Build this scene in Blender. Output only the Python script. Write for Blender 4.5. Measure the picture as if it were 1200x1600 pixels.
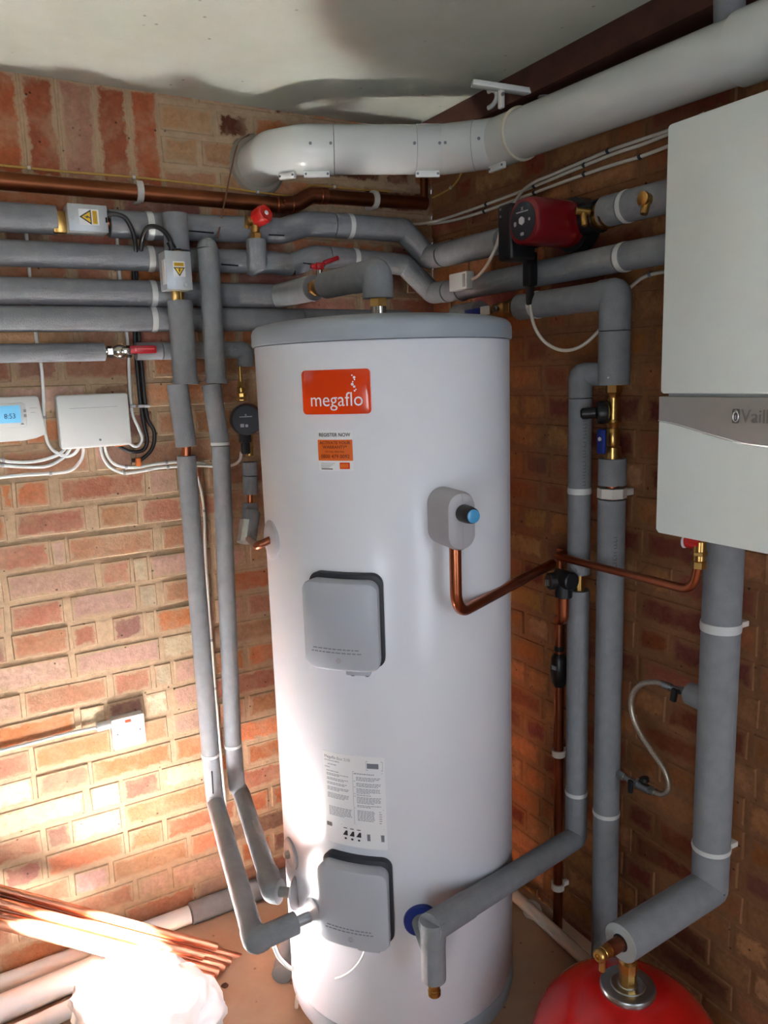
import bpy, bmesh, math, random
from mathutils import Vector, Matrix, noise
import numpy as np
random.seed(7)
PI=math.pi
for _o in list(bpy.data.objects): bpy.data.objects.remove(_o)
SC=bpy.context.scene; COL=SC.collection
# ------------------------------------------------------------------ camera
FPX=1223.27
CM=np.array([[0.8649453,-0.50077166,-0.03312667],[0.11564695,0.13464741,0.98412187],[0.48835992,0.85504258,-0.17437536]])
CP=np.array([-1.436,-2.15,1.47])
cam=bpy.data.cameras.new('camera'); co=bpy.data.objects.new('camera',cam); COL.objects.link(co)
cam.sensor_fit='VERTICAL'; cam.sensor_height=36.0; cam.lens=36.0*FPX/1600.0; cam.clip_start=.02
co.matrix_world=Matrix(((CM[0][0],CM[1][0],-CM[2][0],CP[0]),(CM[0][1],CM[1][1],-CM[2][1],CP[1]),(CM[0][2],CM[1][2],-CM[2][2],CP[2]),(0,0,0,1)))
SC.camera=co
# ------------------------------------------------------------------ light and exposure
vs=SC.view_settings; vs.view_transform='Standard'; vs.look='None'; vs.exposure=0.0; vs.gamma=1.0; vs.use_curve_mapping=False
SC.cycles.sample_clamp_indirect=0.0
W=bpy.data.worlds.new('world'); SC.world=W; W.use_nodes=True
W.node_tree.nodes['Background'].inputs[0].default_value=(.75,.85,1,1); W.node_tree.nodes['Background'].inputs[1].default_value=.6
SUN_E=730.0
def lamp(name,kind,loc,aim,energy,color,**kw):
    l=bpy.data.lights.new(name,kind); l.energy=energy; l.color=color
    for k,v in kw.items(): setattr(l,k,v)
    o=bpy.data.objects.new(name,l); COL.objects.link(o); o.location=loc
    o.rotation_euler=(Vector(aim)-Vector(loc)).to_track_quat('-Z','Y').to_euler(); return o
PATCH=Vector((-1.15,-.31,.01)); SUNFROM=Vector((-2.60,-.50,2.0))
lamp('sun','SUN',SUNFROM,PATCH,SUN_E,(1,.985,.945),angle=.009)
lamp('side_fill','AREA',(-2.52,-2.75,.95),(-.4,-1.0,1.0),32,(.86,.94,1),shape='RECTANGLE',size=1.1,size_y=1.1)  # unseen fill lamp added to brighten the boiler front; no window behind it
lamp('daylight_through_back_door','AREA',(-.62,-4.12,1.15),(-.62,0,1.2),25,(.82,.90,1),shape='RECTANGLE',size=.75,size_y=1.9)
# ------------------------------------------------------------------ layout helpers
def ray(u,v): return CM.T@np.array([(u-600)/FPX,-(v-800)/FPX,1.0])
def P(u,v,x=None,y=None,z=None):
    """point of the room that a pixel of the photograph shows, on a wall-parallel plane at its real distance"""
    r=ray(u,v)
    t=(x-CP[0])/r[0] if x is not None else (y-CP[1])/r[1] if y is not None else (z-CP[2])/r[2]
    return Vector(CP+r*t)
CY=Vector((-.5641,-.6383,0)); CR=.275
FLOOR=-.12; CEIL=2.195
def cyl(ang,z,h=0): a=math.radians(ang); return Vector((CY.x+(CR+h)*math.cos(a),CY.y+(CR+h)*math.sin(a),z))
# ------------------------------------------------------------------ materials
def lin(c): return tuple(((x/255)/12.92 if x/255<=.04045 else ((x/255+.055)/1.055)**2.4) for x in c)+(1,)
MATS={}
def mat(name,rgb,rough=.5,metal=0,var=.0,vscale=20,bump=0,bscale=200,coat=0,ior=1.45,emit=0,trans=0,alpha=1,spec=.5):
    m=bpy.data.materials.new(name); m.use_nodes=True; nt=m.node_tree; N=nt.nodes; L=nt.links; b=N['Principled BSDF']
    c=lin(rgb); b.inputs['Base Color'].default_value=c; b.inputs['Roughness'].default_value=rough; b.inputs['Metallic'].default_value=metal
    b.inputs['Specular IOR Level'].default_value=spec
    b.inputs['Coat Weight'].default_value=coat; b.inputs['Coat Roughness'].default_value=.06
    if trans: b.inputs['Transmission Weight'].default_value=trans
    if alpha<1: b.inputs['Alpha'].default_value=alpha
    if emit: b.inputs['Emission Color'].default_value=c; b.inputs['Emission Strength'].default_value=emit
    tc=N.new('ShaderNodeTexCoord')
    if var:
        n=N.new('ShaderNodeTexNoise'); n.inputs['Scale'].default_value=vscale; n.inputs['Detail'].default_value=4
        r=N.new('ShaderNodeMapRange'); r.inputs[1].default_value=.3; r.inputs[2].default_value=.7; r.inputs[3].default_value=1-var; r.inputs[4].default_value=1+var
        mx=N.new('ShaderNodeMix'); mx.data_type='RGBA'; mx.blend_type='MULTIPLY'; mx.inputs[0].default_value=1; mx.inputs[6].default_value=c
        L.new(tc.outputs['Object'],n.inputs['Vector']); L.new(n.outputs[0],r.inputs[0]); L.new(r.outputs[0],mx.inputs[7]); L.new(mx.outputs[2],b.inputs['Base Color'])
    if bump:
        n2=N.new('ShaderNodeTexNoise'); n2.inputs['Scale'].default_value=bscale; n2.inputs['Detail'].default_value=3
        bp=N.new('ShaderNodeBump'); bp.inputs['Strength'].default_value=bump; bp.inputs['Distance'].default_value=.002
        L.new(tc.outputs['Object'],n2.inputs['Vector']); L.new(n2.outputs[0],bp.inputs['Height']); L.new(bp.outputs[0],b.inputs['Normal'])
    MATS[name]=m; return m
foam=mat('grey_foam',(132,134,139),.8,spec=.25,var=.08,vscale=35,bump=.35,bscale=260)
foamend=mat('grey_foam_cut',(150,155,156),.8,bump=.3,bscale=300)
copper=mat('copper',(190,112,78),.28,1,var=.18,vscale=14)
oldcopper=mat('aged_copper',(128,76,50),.4,1,var=.3,vscale=9)
dullcopper=mat('dull_copper',(150,90,66),.36,1,var=.25,vscale=12)
brass=mat('brass',(196,156,92),.28,1,var=.1,vscale=30)
chrome=mat('chrome',(205,203,196),.16,1)
steel=mat('zinc_steel',(170,174,174),.34,1,var=.08,vscale=40)
silverbox=mat('silver_casing',(178,184,190),.38,.35,var=.03)
whitep=mat('white_plastic',(226,228,226),.35)
cream=mat('cable_white',(216,208,196),.45)
taupe=mat('clip_white',(214,208,200),.5)
tape=mat('white_tape',(205,206,206),.5)
black=mat('black_plastic',(20,21,24),.4)
blackcab=mat('black_cable',(26,25,27),.42)
darkgrey=mat('dark_rubber',(38,42,50),.5)
enamel=mat('white_enamel',(222,224,233),.30,coat=.12)
lidgrey=mat('lid_grey',(148,156,165),.42)
covergrey=mat('cover_grey',(172,177,187),.4,bump=.05,bscale=500)
duct=mat('duct_white',(212,216,214),.24,coat=.3)
boilerw=mat('boiler_white',(217,224,222),.34)
band=mat('band_silver',(156,154,152),.42,.45)
bandtext=mat('band_text',(126,124,122),.4,.5)
brightedge=mat('bright_edge',(215,217,217),.25,.5)
orange=mat('badge_orange',(222,62,8),.18,coat=.5)
stickero=mat('sticker_orange',(226,104,28),.4)
ink=mat('dark_ink',(44,40,48),.6)
rust=mat('ink_brown',(120,44,10),.6)
greyink=mat('grey_ink',(120,122,132),.6)
lightink=mat('light_ink',(158,160,170),.6)
paper=mat('label_paper',(232,232,236),.45)
redcap=mat('red_plastic',(196,30,26),.3)
redlever=mat('red_lever',(170,24,34),.3)
pumpred=mat('pump_red',(122,10,20),.32,coat=.2)
vesselred=mat('vessel_red',(196,20,18),.26,coat=.4,var=.05)
bluep=mat('blue_plastic',(22,48,128),.35)
valveblue=mat('cap_blue',(70,150,200),.25)
greyvalve=mat('valve_grey',(168,166,172),.45)
yellow=mat('warning_yellow',(226,188,20),.45)
earthy=mat('earth_cable',(190,150,70),.5)
wirebrown=mat('thin_wire',(122,84,60),.5)
lcd=mat('lcd_blue',(120,200,244),.3,emit=.35)
orangeconn=mat('orange_plastic',(226,112,30),.4)
timber=mat('dark_timber',(76,42,31),.75,var=.25,vscale=18,bump=.4,bscale=60)
concrete=mat('concrete',(150,140,128),.85,var=.1)
pvc=mat('white_pvc',(222,224,226),.35)
bagm=mat('plastic_film',(236,239,242),.35,bump=.3,bscale=40)
foil=mat('foil',(206,208,208),.3,.8,bump=1,bscale=120)
braid=mat('braided_steel',(186,176,162),.35,.7,var=.25,vscale=300)
neon=mat('neon_orange',(214,84,48),.3)
darkhole=mat('dark_hole',(12,12,14),.8)
# ------------------------------------------------------------------ mesh builder
ORG={}
class MB:
    def __init__(s): s.bm=bmesh.new()
    def tube(s,path,r,n=18,fillet=0,caps=True,rf=None,fs=7):
        pts=[Vector(p) for p in path]
        if fillet>0 and len(pts)>2:
            out=[pts[0]]
            for i in range(1,len(pts)-1):
                a,b,c=pts[i-1],pts[i],pts[i+1]; d1=(a-b).normalized(); d2=(c-b).normalized(); ang=d1.angle(d2)
                if ang>PI-.05: out.append(b); continue
                t=min(fillet/math.tan(ang/2),(a-b).length*.49,(c-b).length*.49); R=t*math.tan(ang/2)
                ctr=b+(d1+d2).normalized()*(R/math.sin(ang/2)); p1=b+d1*t; p2=b+d2*t; v1=p1-ctr; v2=p2-ctr
                tot=v1.angle(v2); ax=v1.cross(v2).normalized()
                for k in range(fs+1): out.append(ctr+Matrix.Rotation(tot*k/fs,3,ax)@v1)
            out.append(pts[-1]); pts=out
        q=[pts[0]]
        for p in pts[1:]:
            if (p-q[-1]).length>1e-5: q.append(p)
        pts=q; m=len(pts); dirs=[(pts[i+1]-pts[i]).normalized() for i in range(m-1)]
        ref=Vector((0,0,1)) if abs(dirs[0].z)<.9 else Vector((0,1,0))
        N=(ref-dirs[0]*ref.dot(dirs[0])).normalized(); rings=[]; offs=None
        for i in range(m):
            din=dirs[max(i-1,0)]; dout=dirs[min(i,m-2)]
            if i==0: nrm=din
            else: nrm=(din+dout).normalized()
            if i>0 and i-1>0:
                N=dirs[i-2].rotation_difference(dirs[i-1])@N; N=(N-din*N.dot(din)).normalized()
            B=din.cross(N); ring=[]; rr=r if rf is None else r*rf(i/(m-1))
            for k in range(n):
                a=2*PI*k/n; o=N*(math.cos(a)*rr)+B*(math.sin(a)*rr)
                den=din.dot(nrm)
                if den>.3: o=o-din*(o.dot(nrm)/den)
                ring.append(s.bm.verts.new(pts[i]+o))
            rings.append(ring)
        for i in range(m-1):
            for k in range(n):
                s.bm.faces.new((rings[i][k],rings[i][(k+1)%n],rings[i+1][(k+1)%n],rings[i+1][k]))
        if caps: s.bm.faces.new(rings[0][::-1]); s.bm.faces.new(rings[-1])
        return s
    def lathe(s,prof,o,ax,n=28):
        o=Vector(o); ax=Vector(ax).normalized(); ref=Vector((0,0,1)) if abs(ax.z)<.9 else Vector((1,0,0))
        N=(ref-ax*ref.dot(ax)).normalized(); B=ax.cross(N); rings=[]
        for r,h in prof:
            if r<1e-6: rings.append([s.bm.verts.new(o+ax*h)])
            else: rings.append([s.bm.verts.new(o+ax*h+N*(r*math.cos(2*PI*k/n))+B*(r*math.sin(2*PI*k/n))) for k in range(n)])
        for a,b in zip(rings,rings[1:]):
            for k in range(n):
                k2=(k+1)%n
                if len(a)==1 and len(b)==1: continue
                if len(a)==1: s.bm.faces.new((a[0],b[k2],b[k]))
                elif len(b)==1: s.bm.faces.new((a[k],a[k2],b[0]))
                else: s.bm.faces.new((a[k],a[k2],b[k2],b[k]))
        if len(rings[0])>1: s.bm.faces.new(rings[0][::-1])
        if len(rings[-1])>1: s.bm.faces.new(rings[-1])
        return s
    def rod(s,a,b,r,n=20,bev=.0):
        a=Vector(a); b=Vector(b); h=(b-a).length; bv=min(bev,r*.5,h*.4)
        return s.lathe(([(r-bv,0),(r,bv),(r,h-bv),(r-bv,h)] if bv else [(r,0),(r,h)]),a,b-a,n)
    def hexn(s,a,b,r): return s.rod(a,b,r,6,.001)
    def box(s,c,size,bev=.0,rot=None,seg=2):
        M=Matrix.Translation(Vector(c))@(rot.to_4x4() if rot else Matrix.Identity(4))@Matrix.Diagonal((*size,1))
        g=bmesh.ops.create_cube(s.bm,size=1,matrix=M)
        if bev:
            ed={e for v in g['verts'] for e in v.link_edges}
            bmesh.ops.bevel(s.bm,geom=list(ed),offset=bev,segments=seg,affect='EDGES',profile=.5)
        return s
    def prism(s,outline,f,h0,h1,bev=0,front=True):
        """outline in (a,b); f(a,b,h)->world"""
        n=len(outline); cx=sum(p[0] for p in outline)/n; cy=sum(p[1] for p in outline)/n
        def ins(b):
            o=[]
            for i,(x,y) in enumerate(outline):
                x0,y0=outline[i-1]; x1,y1=outline[(i+1)%n]; tx,ty=x1-x0,y1-y0; l=math.hypot(tx,ty) or 1
                o.append((x-ty/l*b,y+tx/l*b))
            return o
        lv=[(0,h0),(0,h1-bev)]+([(bev*.3,h1-bev*.3),(bev,h1)] if bev else [(0,h1)])
        if not bev: lv=[(0,h0),(0,h1)]
        rings=[[s.bm.verts.new(f(x,y,h)) for x,y in ins(b)] for b,h in lv]
        for a,b in zip(rings,rings[1:]):
            for k in range(n): s.bm.faces.new((a[k],a[(k+1)%n],b[(k+1)%n],b[k]))
        s.bm.faces.new(rings[-1]); s.bm.faces.new(rings[0][::-1]); return s
    def cut(s,step=.01):
        xs=[v.co.x for v in s.bm.verts]; x=math.ceil(min(xs)/step)*step
        while x<max(xs)-1e-5:
            if x>min(xs)+1e-5: bmesh.ops.bisect_plane(s.bm,geom=s.bm.verts[:]+s.bm.edges[:]+s.bm.faces[:],plane_co=(x,0,0),plane_no=(1,0,0))
            x+=step
        return s
    def map(s,f):
        for v in s.bm.verts: v.co=f(v.co.x,v.co.y,v.co.z)
        return s
    def text(s,t,size,f,x=0,y=0,align='CENTER',ext=.0004,bold=0,sx=1.0):
        c=bpy.data.curves.new('t','FONT'); c.body=t; c.size=size; c.align_x=align; c.align_y='CENTER'; c.extrude=ext; c.offset=bold; c.resolution_u=3
        o=bpy.data.objects.new('t',c); COL.objects.link(o); bpy.context.view_layer.update()
        me=bpy.data.meshes.new_from_object(o.evaluated_get(bpy.context.evaluated_depsgraph_get()))
        vm=[s.bm.verts.new(f(v.co.x*sx+x,v.co.y+y,v.co.z)) for v in me.vertices]
        for p in me.polygons:
            try: s.bm.faces.new([vm[i] for i in p.vertices])
            except ValueError: pass
        bpy.data.objects.remove(o); bpy.data.curves.remove(c); bpy.data.meshes.remove(me); return s
    def build(s,name,m,parent=None,angle=38,flat=False,keep=False):
        bm=s.bm
        if not keep: bmesh.ops.recalc_face_normals(bm,faces=bm.faces[:])
        co=[v.co for v in bm.verts]
        lo=Vector([min(c[i] for c in co) for i in range(3)]); hi=Vector([max(c[i] for c in co) for i in range(3)])
        o=Vector(((lo.x+hi.x)/2,(lo.y+hi.y)/2,lo.z))
        for v in bm.verts: v.co-=o
        me=bpy.data.meshes.new(name); bm.to_mesh(me); bm.free()
        for x in (m if isinstance(m,(list,tuple)) else [m]): me.materials.append(x)
        ob=bpy.data.objects.new(name,me); COL.objects.link(ob)
        if not flat:
            me.polygons.foreach_set('use_smooth',[True]*len(me.polygons)); me.set_sharp_from_angle(angle=math.radians(angle))
        ORG[ob.name]=o
        if parent: ob.parent=parent; ob.location=o-ORG[parent.name]
        else: ob.location=o
        return ob
def tag(o,label,cat,group=None):
    o['label']=label; o['category']=cat
    if group: o['group']=group
    return o
def thing(name,loc,label,cat,group=None):
    o=bpy.data.objects.new(name,None); COL.objects.link(o); o.location=Vector(loc); o.empty_display_size=.05; ORG[o.name]=Vector(loc)
    return tag(o,label,cat,group)
def lab(o,l): o['label']=l; return o
def struct(o): o['kind']='structure'; return o
def rrect(w,h,r,n=6,cx=0,cy=0):
    o=[]
    for sx,sy,a0 in ((1,1,0),(-1,1,90),(-1,-1,180),(1,-1,270)):
        for k in range(n+1):
            a=math.radians(a0+90*k/n); o.append((cx+sx*(w/2-r)+r*math.cos(a),cy+sy*(h/2-r)+r*math.sin(a)))
    return o
def smooth(pts,k=8):
    p=[Vector(q) for q in pts]; p=[p[0]*2-p[1]]+p+[p[-1]*2-p[-2]]; o=[]
    for i in range(1,len(p)-2):
        for j in range(k):
            t=j/k; a,b,c,d=p[i-1],p[i],p[i+1],p[i+2]
            o.append(.5*((2*b)+(c-a)*t+(2*a-5*b+4*c-d)*t*t+(3*b-a-3*c+d)*t**3))
    o.append(p[-2]); return o
def fx(x0): return lambda a,b,h: Vector((x0-h,-a,b))          # faces -X: a runs to the right (towards -Y)
def fy(y0): return lambda a,b,h: Vector((a,y0-h,b))           # faces -Y: a runs to the right (towards +X)
# ------------------------------------------------------------------ room shell
def brickmat(name,mortar,dark=1.0,smear=.5,edge=.004):
    m=bpy.data.materials.new(name); m.use_nodes=True; nt=m.node_tree; N=nt.nodes; L=nt.links; b=N['Principled BSDF']
    b.inputs['Roughness'].default_value=.88; b.inputs['Specular IOR Level'].default_value=.25
    at=N.new('ShaderNodeAttribute'); at.attribute_name='brick'; ed=N.new('ShaderNodeUVMap'); ed.uv_map='edge'; tc=N.new('ShaderNodeTexCoord')
    def nz(sc,det=4,rg=.6):
        n=N.new('ShaderNodeTexNoise'); n.inputs['Scale'].default_value=sc; n.inputs['Detail'].default_value=det; n.inputs['Roughness'].default_value=rg
        L.new(tc.outputs['Object'],n.inputs['Vector']); return n.outputs[0]
    def mr(i,a,c,d=0,e=1):
        r=N.new('ShaderNodeMapRange'); r.inputs[1].default_value=a; r.inputs[2].default_value=c; r.inputs[3].default_value=d; r.inputs[4].default_value=e; L.new(i,r.inputs[0]); return r.outputs[0]
    def mth(op,a,c):
        r=N.new('ShaderNodeMath'); r.operation=op
        for i,q in enumerate((a,c)):
            if isinstance(q,(int,float)): r.inputs[i].default_value=q
            else: L.new(q,r.inputs[i])
        return r.outputs[0]
    def mix(f,a,c,bl='MIX'):
        r=N.new('ShaderNodeMix'); r.data_type='RGBA'; r.blend_type=bl
        for i,q in ((0,f),(6,a),(7,c)):
            if isinstance(q,(int,float)): r.inputs[i].default_value=q
            elif isinstance(q,tuple): r.inputs[i].default_value=q
            else: L.new(q,r.inputs[i])
        return r.outputs[2]
    sp=N.new('ShaderNodeSeparateXYZ'); L.new(ed.outputs[0],sp.inputs[0])
    d=sp.outputs[0]   # distance to brick edge in metres
    n1=nz(46,6,.72); n2=nz(11,4); n5=nz(13,3); n3=nz(120,3); n4=nz(5,2)
    dd=mth('ADD',mth('ADD',d,mr(n1,.3,.7,-.010*smear-.002,.007)),mr(n5,.35,.7,.004,-.006*smear))
    ba=mix(1.0,at.outputs[0],mr(n1,.25,.75,.72,1.22),'MULTIPLY'); ba=mix(1.0,ba,mr(n3,.2,.8,.86,1.12),'MULTIPLY')
    mo=mix(1.0,mortar,mr(n1,.25,.75,.78,1.15),'MULTIPLY')
    f=mr(dd,-.001,edge,1,0)
    ba=mix(mr(n2,.46,.68,0,.5*smear),ba,mo)               # mortar smeared over the faces
    c=mix(f,ba,mo)
    v=N.new('ShaderNodeTexVoronoi'); v.inputs['Scale'].default_value=30; L.new(tc.outputs['Object'],v.inputs['Vector'])
    sk=mth('MULTIPLY',mr(v.outputs[0],.06,.11,1,0),mr(n4,.42,.55))
    c=mix(mth('MULTIPLY',sk,.8),c,(.02,.014,.01,1))
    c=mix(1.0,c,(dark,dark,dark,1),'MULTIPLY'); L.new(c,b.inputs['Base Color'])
    bp=N.new('ShaderNodeBump'); bp.inputs['Strength'].default_value=.55; bp.inputs['Distance'].default_value=.004
    L.new(mth('ADD',mth('MULTIPLY',n3,.6),n1),bp.inputs['Height']); L.new(bp.outputs[0],b.inputs['Normal']); return m
PAL={'o':(188,118,80),'r':(172,116,92),'p':(186,150,132),'y':(204,186,156),'b':(144,104,90),'d':(112,68,54),'t':(176,130,98),'m':(184,164,136),'k':(152,90,62)}
def jit(c,a=14): k=random.uniform(-a,a); return tuple(max(0,min(255,x+k+random.uniform(-a,a)*.4)) for x in c)
def brick_wall(name,f,bricks,plane,mats):
    """bricks: (a0,a1,b0,b1,colour); f(a,b,h)->world"""
    bm=bmesh.new(); ca=bm.loops.layers.float_color.new('brick'); uv=bm.loops.layers.uv.new('edge')
    a0,a1,b0,b1=plane
    vs_=[bm.verts.new(f(*p,-.002)) for p in ((a0,b0),(a1,b0),(a1,b1),(a0,b1))]; fc=bm.faces.new(vs_); fc.material_index=0
    for l in fc.loops: l[ca]=lin(PAL['m']); l[uv].uv=(-.02,0)
    for (x0,x1,y0,y1,col) in bricks:
        h=random.uniform(-.0015,.0025); c=lin(col); w=min(x1-x0,y1-y0)/2
        j=[random.uniform(-.0015,.0015) for _ in range(8)]
        R=[]
        for ins,hh,ds in ((0,-.003,-.012),(.003,h+.001,0),(None,h+.0015,None)):
            if ins is None:
                k=w-.0005; ds=w; R.append(([bm.verts.new(f(*p,hh)) for p in ((x0+k,y0+k),(x1-k,y0+k),(x1-k,y1-k),(x0+k,y1-k))],ds))
            else:
                q=[(x0+ins+j[0],y0+ins+j[1]),(x1-ins+j[2],y0+ins+j[3]),(x1-ins+j[4],y1-ins+j[5]),(x0+ins+j[6],y1-ins+j[7])]
                R.append(([bm.verts.new(f(*p,hh)) for p in q],ds))
        for (A,da),(B,db) in zip(R,R[1:]):
            for k in range(4):
                fc=bm.faces.new((A[k],A[(k+1)%4],B[(k+1)%4],B[k]))
                for l,dv in zip(fc.loops,(da,da,db,db)): l[ca]=c; l[uv].uv=(dv,0)
        fc=bm.faces.new(R[-1][0])
        for l in fc.loops: l[ca]=c; l[uv].uv=(w,0)
    mb=MB(); mb.bm.free(); mb.bm=bm
    return struct(mb.build(name,mats,flat=True,keep=False))
CH=.0785; J=.011
def course_rows(zref,z0,z1):
    k0=math.floor((z0-zref)/CH); k1=math.ceil((z1-zref)/CH); return [(zref+k*CH) for k in range(k0,k1)]
def fill_row(a0,a1,z,pat,cols,off=0,h=CH):
    o=[]; a=a0-off; i=0
    while a<a1:
        w=(.222 if pat[i%len(pat)]=='s' else .105)*random.uniform(.96,1.04); x0=max(a,a0); x1=min(a+w-J,a1)
        if x1-x0>.02: o.append((x0,x1,z+J*.5,z+h-J*.5,jit(PAL[random.choice(cols)])))
        a+=w; i+=1
    return o
# left wall: hand-read bricks where the wall is bare, regular bond elsewhere
zr=P(0,850,y=0).z-.0
LB=[]
hand=[ # (row index below/above zr, [(u0,u1,colour)...]) read along the row's own middle line
 (1,810,[(0,20,'o'),(24,78,'o'),(92,228,'r'),(233,278,'p'),(278,320,'r')]) ,
 (0,0,[(-60,10,'o'),(24,134,'r'),(153,216,'t'),(222,285,'r')]),
 (-1,0,[(-70,79,'r'),(80,103,'p'),(107,240,'t'),(253,330,'r')]),
 (-2,0,[(-60,5,'y'),(12,150,'p'),(158,204,'r'),(208,232,'m'),(235,330,'p')]),
 (-3,0,[(-40,8,'t'),(16,100,'r'),(111,214,'p'),(218,246,'m'),(254,330,'t')]),
 (-4,0,[(-50,9,'b'),(19,108,'r'),(112,152,'r'),(176,224,'b'),(228,242,'m'),(245,330,'o')]),
 (-5,0,[(-60,110,'p'),(118,250,'p'),(254,330,'y')]),
 (-6,0,[(-60,33,'p'),(39,168,'t'),(177,237,'r'),(242,268,'m'),(272,330,'p')]),
 (-7,0,[(-60,118,'o'),(126,165,'y'),(170,226,'b'),(228,262,'y'),(272,330,'p')]),
 (-8,0,[(-60,48,'r'),(53,172,'o'),(176,262,'t'),(272,330,'p')]),
 (-9,0,[(-60,52,'y'),(57,140,'r'),(144,268,'o'),(274,330,'o')]),
 (-10,0,[(-60,132,'y'),(142,188,'y'),(192,250,'b'),(254,330,'y')]),
 (-11,0,[(-60,66,'r'),(72,110,'b'),(113,190,'y'),(196,330,'o')]),
]
handrows={}
for k,_,bs in hand:
    z=zr+k*CH; row=[]
    for u0,u1,c in bs:
        # pixel columns -> wall x on this row
        def xat(u):
            v=P(u,900,y=0); lo=500; hi=1700
            for _i in range(40):
                mid=(lo+hi)/2
                if P(u,mid,y=0).z>z+CH/2: lo=mid
                else: hi=mid
            return P(u,lo,y=0).x
        row.append((xat(u0),xat(u1),z+J*.5,z+CH-J*.5,jit(PAL[c],7)))
    handrows[k]=(row,xat(bs[0][0]),xat(bs[-1][1]))
GASZ=1.955
for z in course_rows(zr,FLOOR-.08,CEIL+.1):
    k=round((z-zr)/CH); i=k%2
    if k in handrows:
        row,xa,xb=handrows[k]; LB+=row; LB+=fill_row(-2.0,xa,z,'sh','rtpo',off=.05*i); LB+=fill_row(xb+.01,0.02,z,'hs','trpo',off=.06*i)
    elif z>1.93:
        xs=P(250,200,y=0).x
        LB+=fill_row(xs+.0,.02,z,'sh' if i else 'hs','ordt',off=.06*i)
    else:
        LB+=fill_row(-2.0,.02,z,'sh' if i else 'hs','rrtob' if k>4 else 'rtpob',off=.05+.056*i)
# soldier course under the ceiling
sj=[P(u,200,y=0).x for u in (-105,-48,35,93,150,203,250)]
for a,b,c in zip(sj,sj[1:],('k','o','k','p','k','o')): LB.append((a+.002,b-.002,1.962,2.197,jit({'k':(152,82,52),'o':(170,96,60),'p':(168,122,100)}[c],6)))
x=sj[0]
while x>-2.0: LB.append((x-.072,x-.008,1.965,2.192,jit(PAL[random.choice('ko')]))); x-=.08
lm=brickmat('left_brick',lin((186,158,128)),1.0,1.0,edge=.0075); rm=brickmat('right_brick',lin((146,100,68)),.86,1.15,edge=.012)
brick_wall('wall_left',fy(0),LB,(-3.0,0,FLOOR-.1,CEIL+.05),[lm])
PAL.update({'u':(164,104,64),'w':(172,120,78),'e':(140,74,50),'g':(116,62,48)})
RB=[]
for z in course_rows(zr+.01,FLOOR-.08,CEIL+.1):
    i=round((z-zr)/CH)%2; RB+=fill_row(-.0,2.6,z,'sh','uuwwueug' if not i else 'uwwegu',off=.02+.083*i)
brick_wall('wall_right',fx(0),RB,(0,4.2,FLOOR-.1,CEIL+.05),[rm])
plaster=mat('back_plaster',(120,112,104),.9)
# the unseen side wall keeps a small gap for the sunbeam; back wall closes the garage
SD=(PATCH-SUNFROM).normalized()
gy,gz,gw,gh=SUNFROM.y,SUNFROM.z-.035,.165,.215
mb=MB(); X=-2.60
for (y0,y1,z0,z1) in ((-4.2,gy-gw,FLOOR,CEIL),(gy+gw,.05,FLOOR,CEIL),(gy-gw,gy+gw,FLOOR,gz-gh),(gy-gw,gy+gw,gz+gh,CEIL)):
    mb.box((X,(y0+y1)/2,(z0+z1)/2),(.1,y1-y0,z1-z0))
struct(mb.build('wall_side',plaster))
struct(MB().box((-1.5,-4.25,(FLOOR+CEIL)/2),(3.2,.1,CEIL-FLOOR)).build('wall_back',plaster))
def groundmat(name,c1,c2,rough=.9,sc=3,crack=False,edgec=None):
    m=bpy.data.materials.new(name); m.use_nodes=True; nt=m.node_tree; N=nt.nodes; L=nt.links; b=N['Principled BSDF']; b.inputs['Roughness'].default_value=rough
    tc=N.new('ShaderNodeTexCoord'); n=N.new('ShaderNodeTexNoise'); n.inputs['Scale'].default_value=sc; n.inputs['Detail'].default_value=8; n.inputs['Roughness'].default_value=.65
    r=N.new('ShaderNodeValToRGB'); r.color_ramp.elements[0].position=.32; r.color_ramp.elements[1].position=.68
    r.color_ramp.elements[0].color=lin(c1); r.color_ramp.elements[1].color=lin(c2)
    L.new(tc.outputs['Object'],n.inputs['Vector']); L.new(n.outputs[0],r.inputs[0])
    v=N.new('ShaderNodeTexVoronoi'); v.inputs['Scale'].default_value=16; L.new(tc.outputs['Object'],v.inputs['Vector'])
    mr=N.new('ShaderNodeMapRange'); mr.inputs[1].default_value=.03; mr.inputs[2].default_value=.08; mr.inputs[3].default_value=.5; mr.inputs[4].default_value=1; L.new(v.outputs[0],mr.inputs[0])
    mx=N.new('ShaderNodeMix'); mx.data_type='RGBA'; mx.blend_type='MULTIPLY'; mx.inputs[0].default_value=1; L.new(r.outputs[0],mx.inputs[6]); L.new(mr.outputs[0],mx.inputs[7]); L.new(mx.outputs[2],b.inputs['Base Color'])
    bp=N.new('ShaderNodeBump'); bp.inputs['Strength'].default_value=.4; bp.inputs['Distance'].default_value=.01; L.new(n.outputs[0],bp.inputs['Height']); L.new(bp.outputs[0],b.inputs['Normal']); return m
struct(MB().box((-1.5,-2.1,FLOOR-.05),(3.2,4.4,.1)).build('floor',groundmat('floor_concrete',(172,136,110),(196,162,134))))
struct(MB().box((-1.2775,-2.1,CEIL+.05),(2.755,4.4,.1)).build('ceiling',groundmat('ceiling_plaster',(196,200,186),(214,218,206),.9,2.2)))
# timber wall plate in the angle of ceiling and right wall
mb=MB(); mb.box((-.036,-1.95,CEIL-.032),(.085,4.0,.072),.012); struct(mb.build('trim_1',timber))
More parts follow.
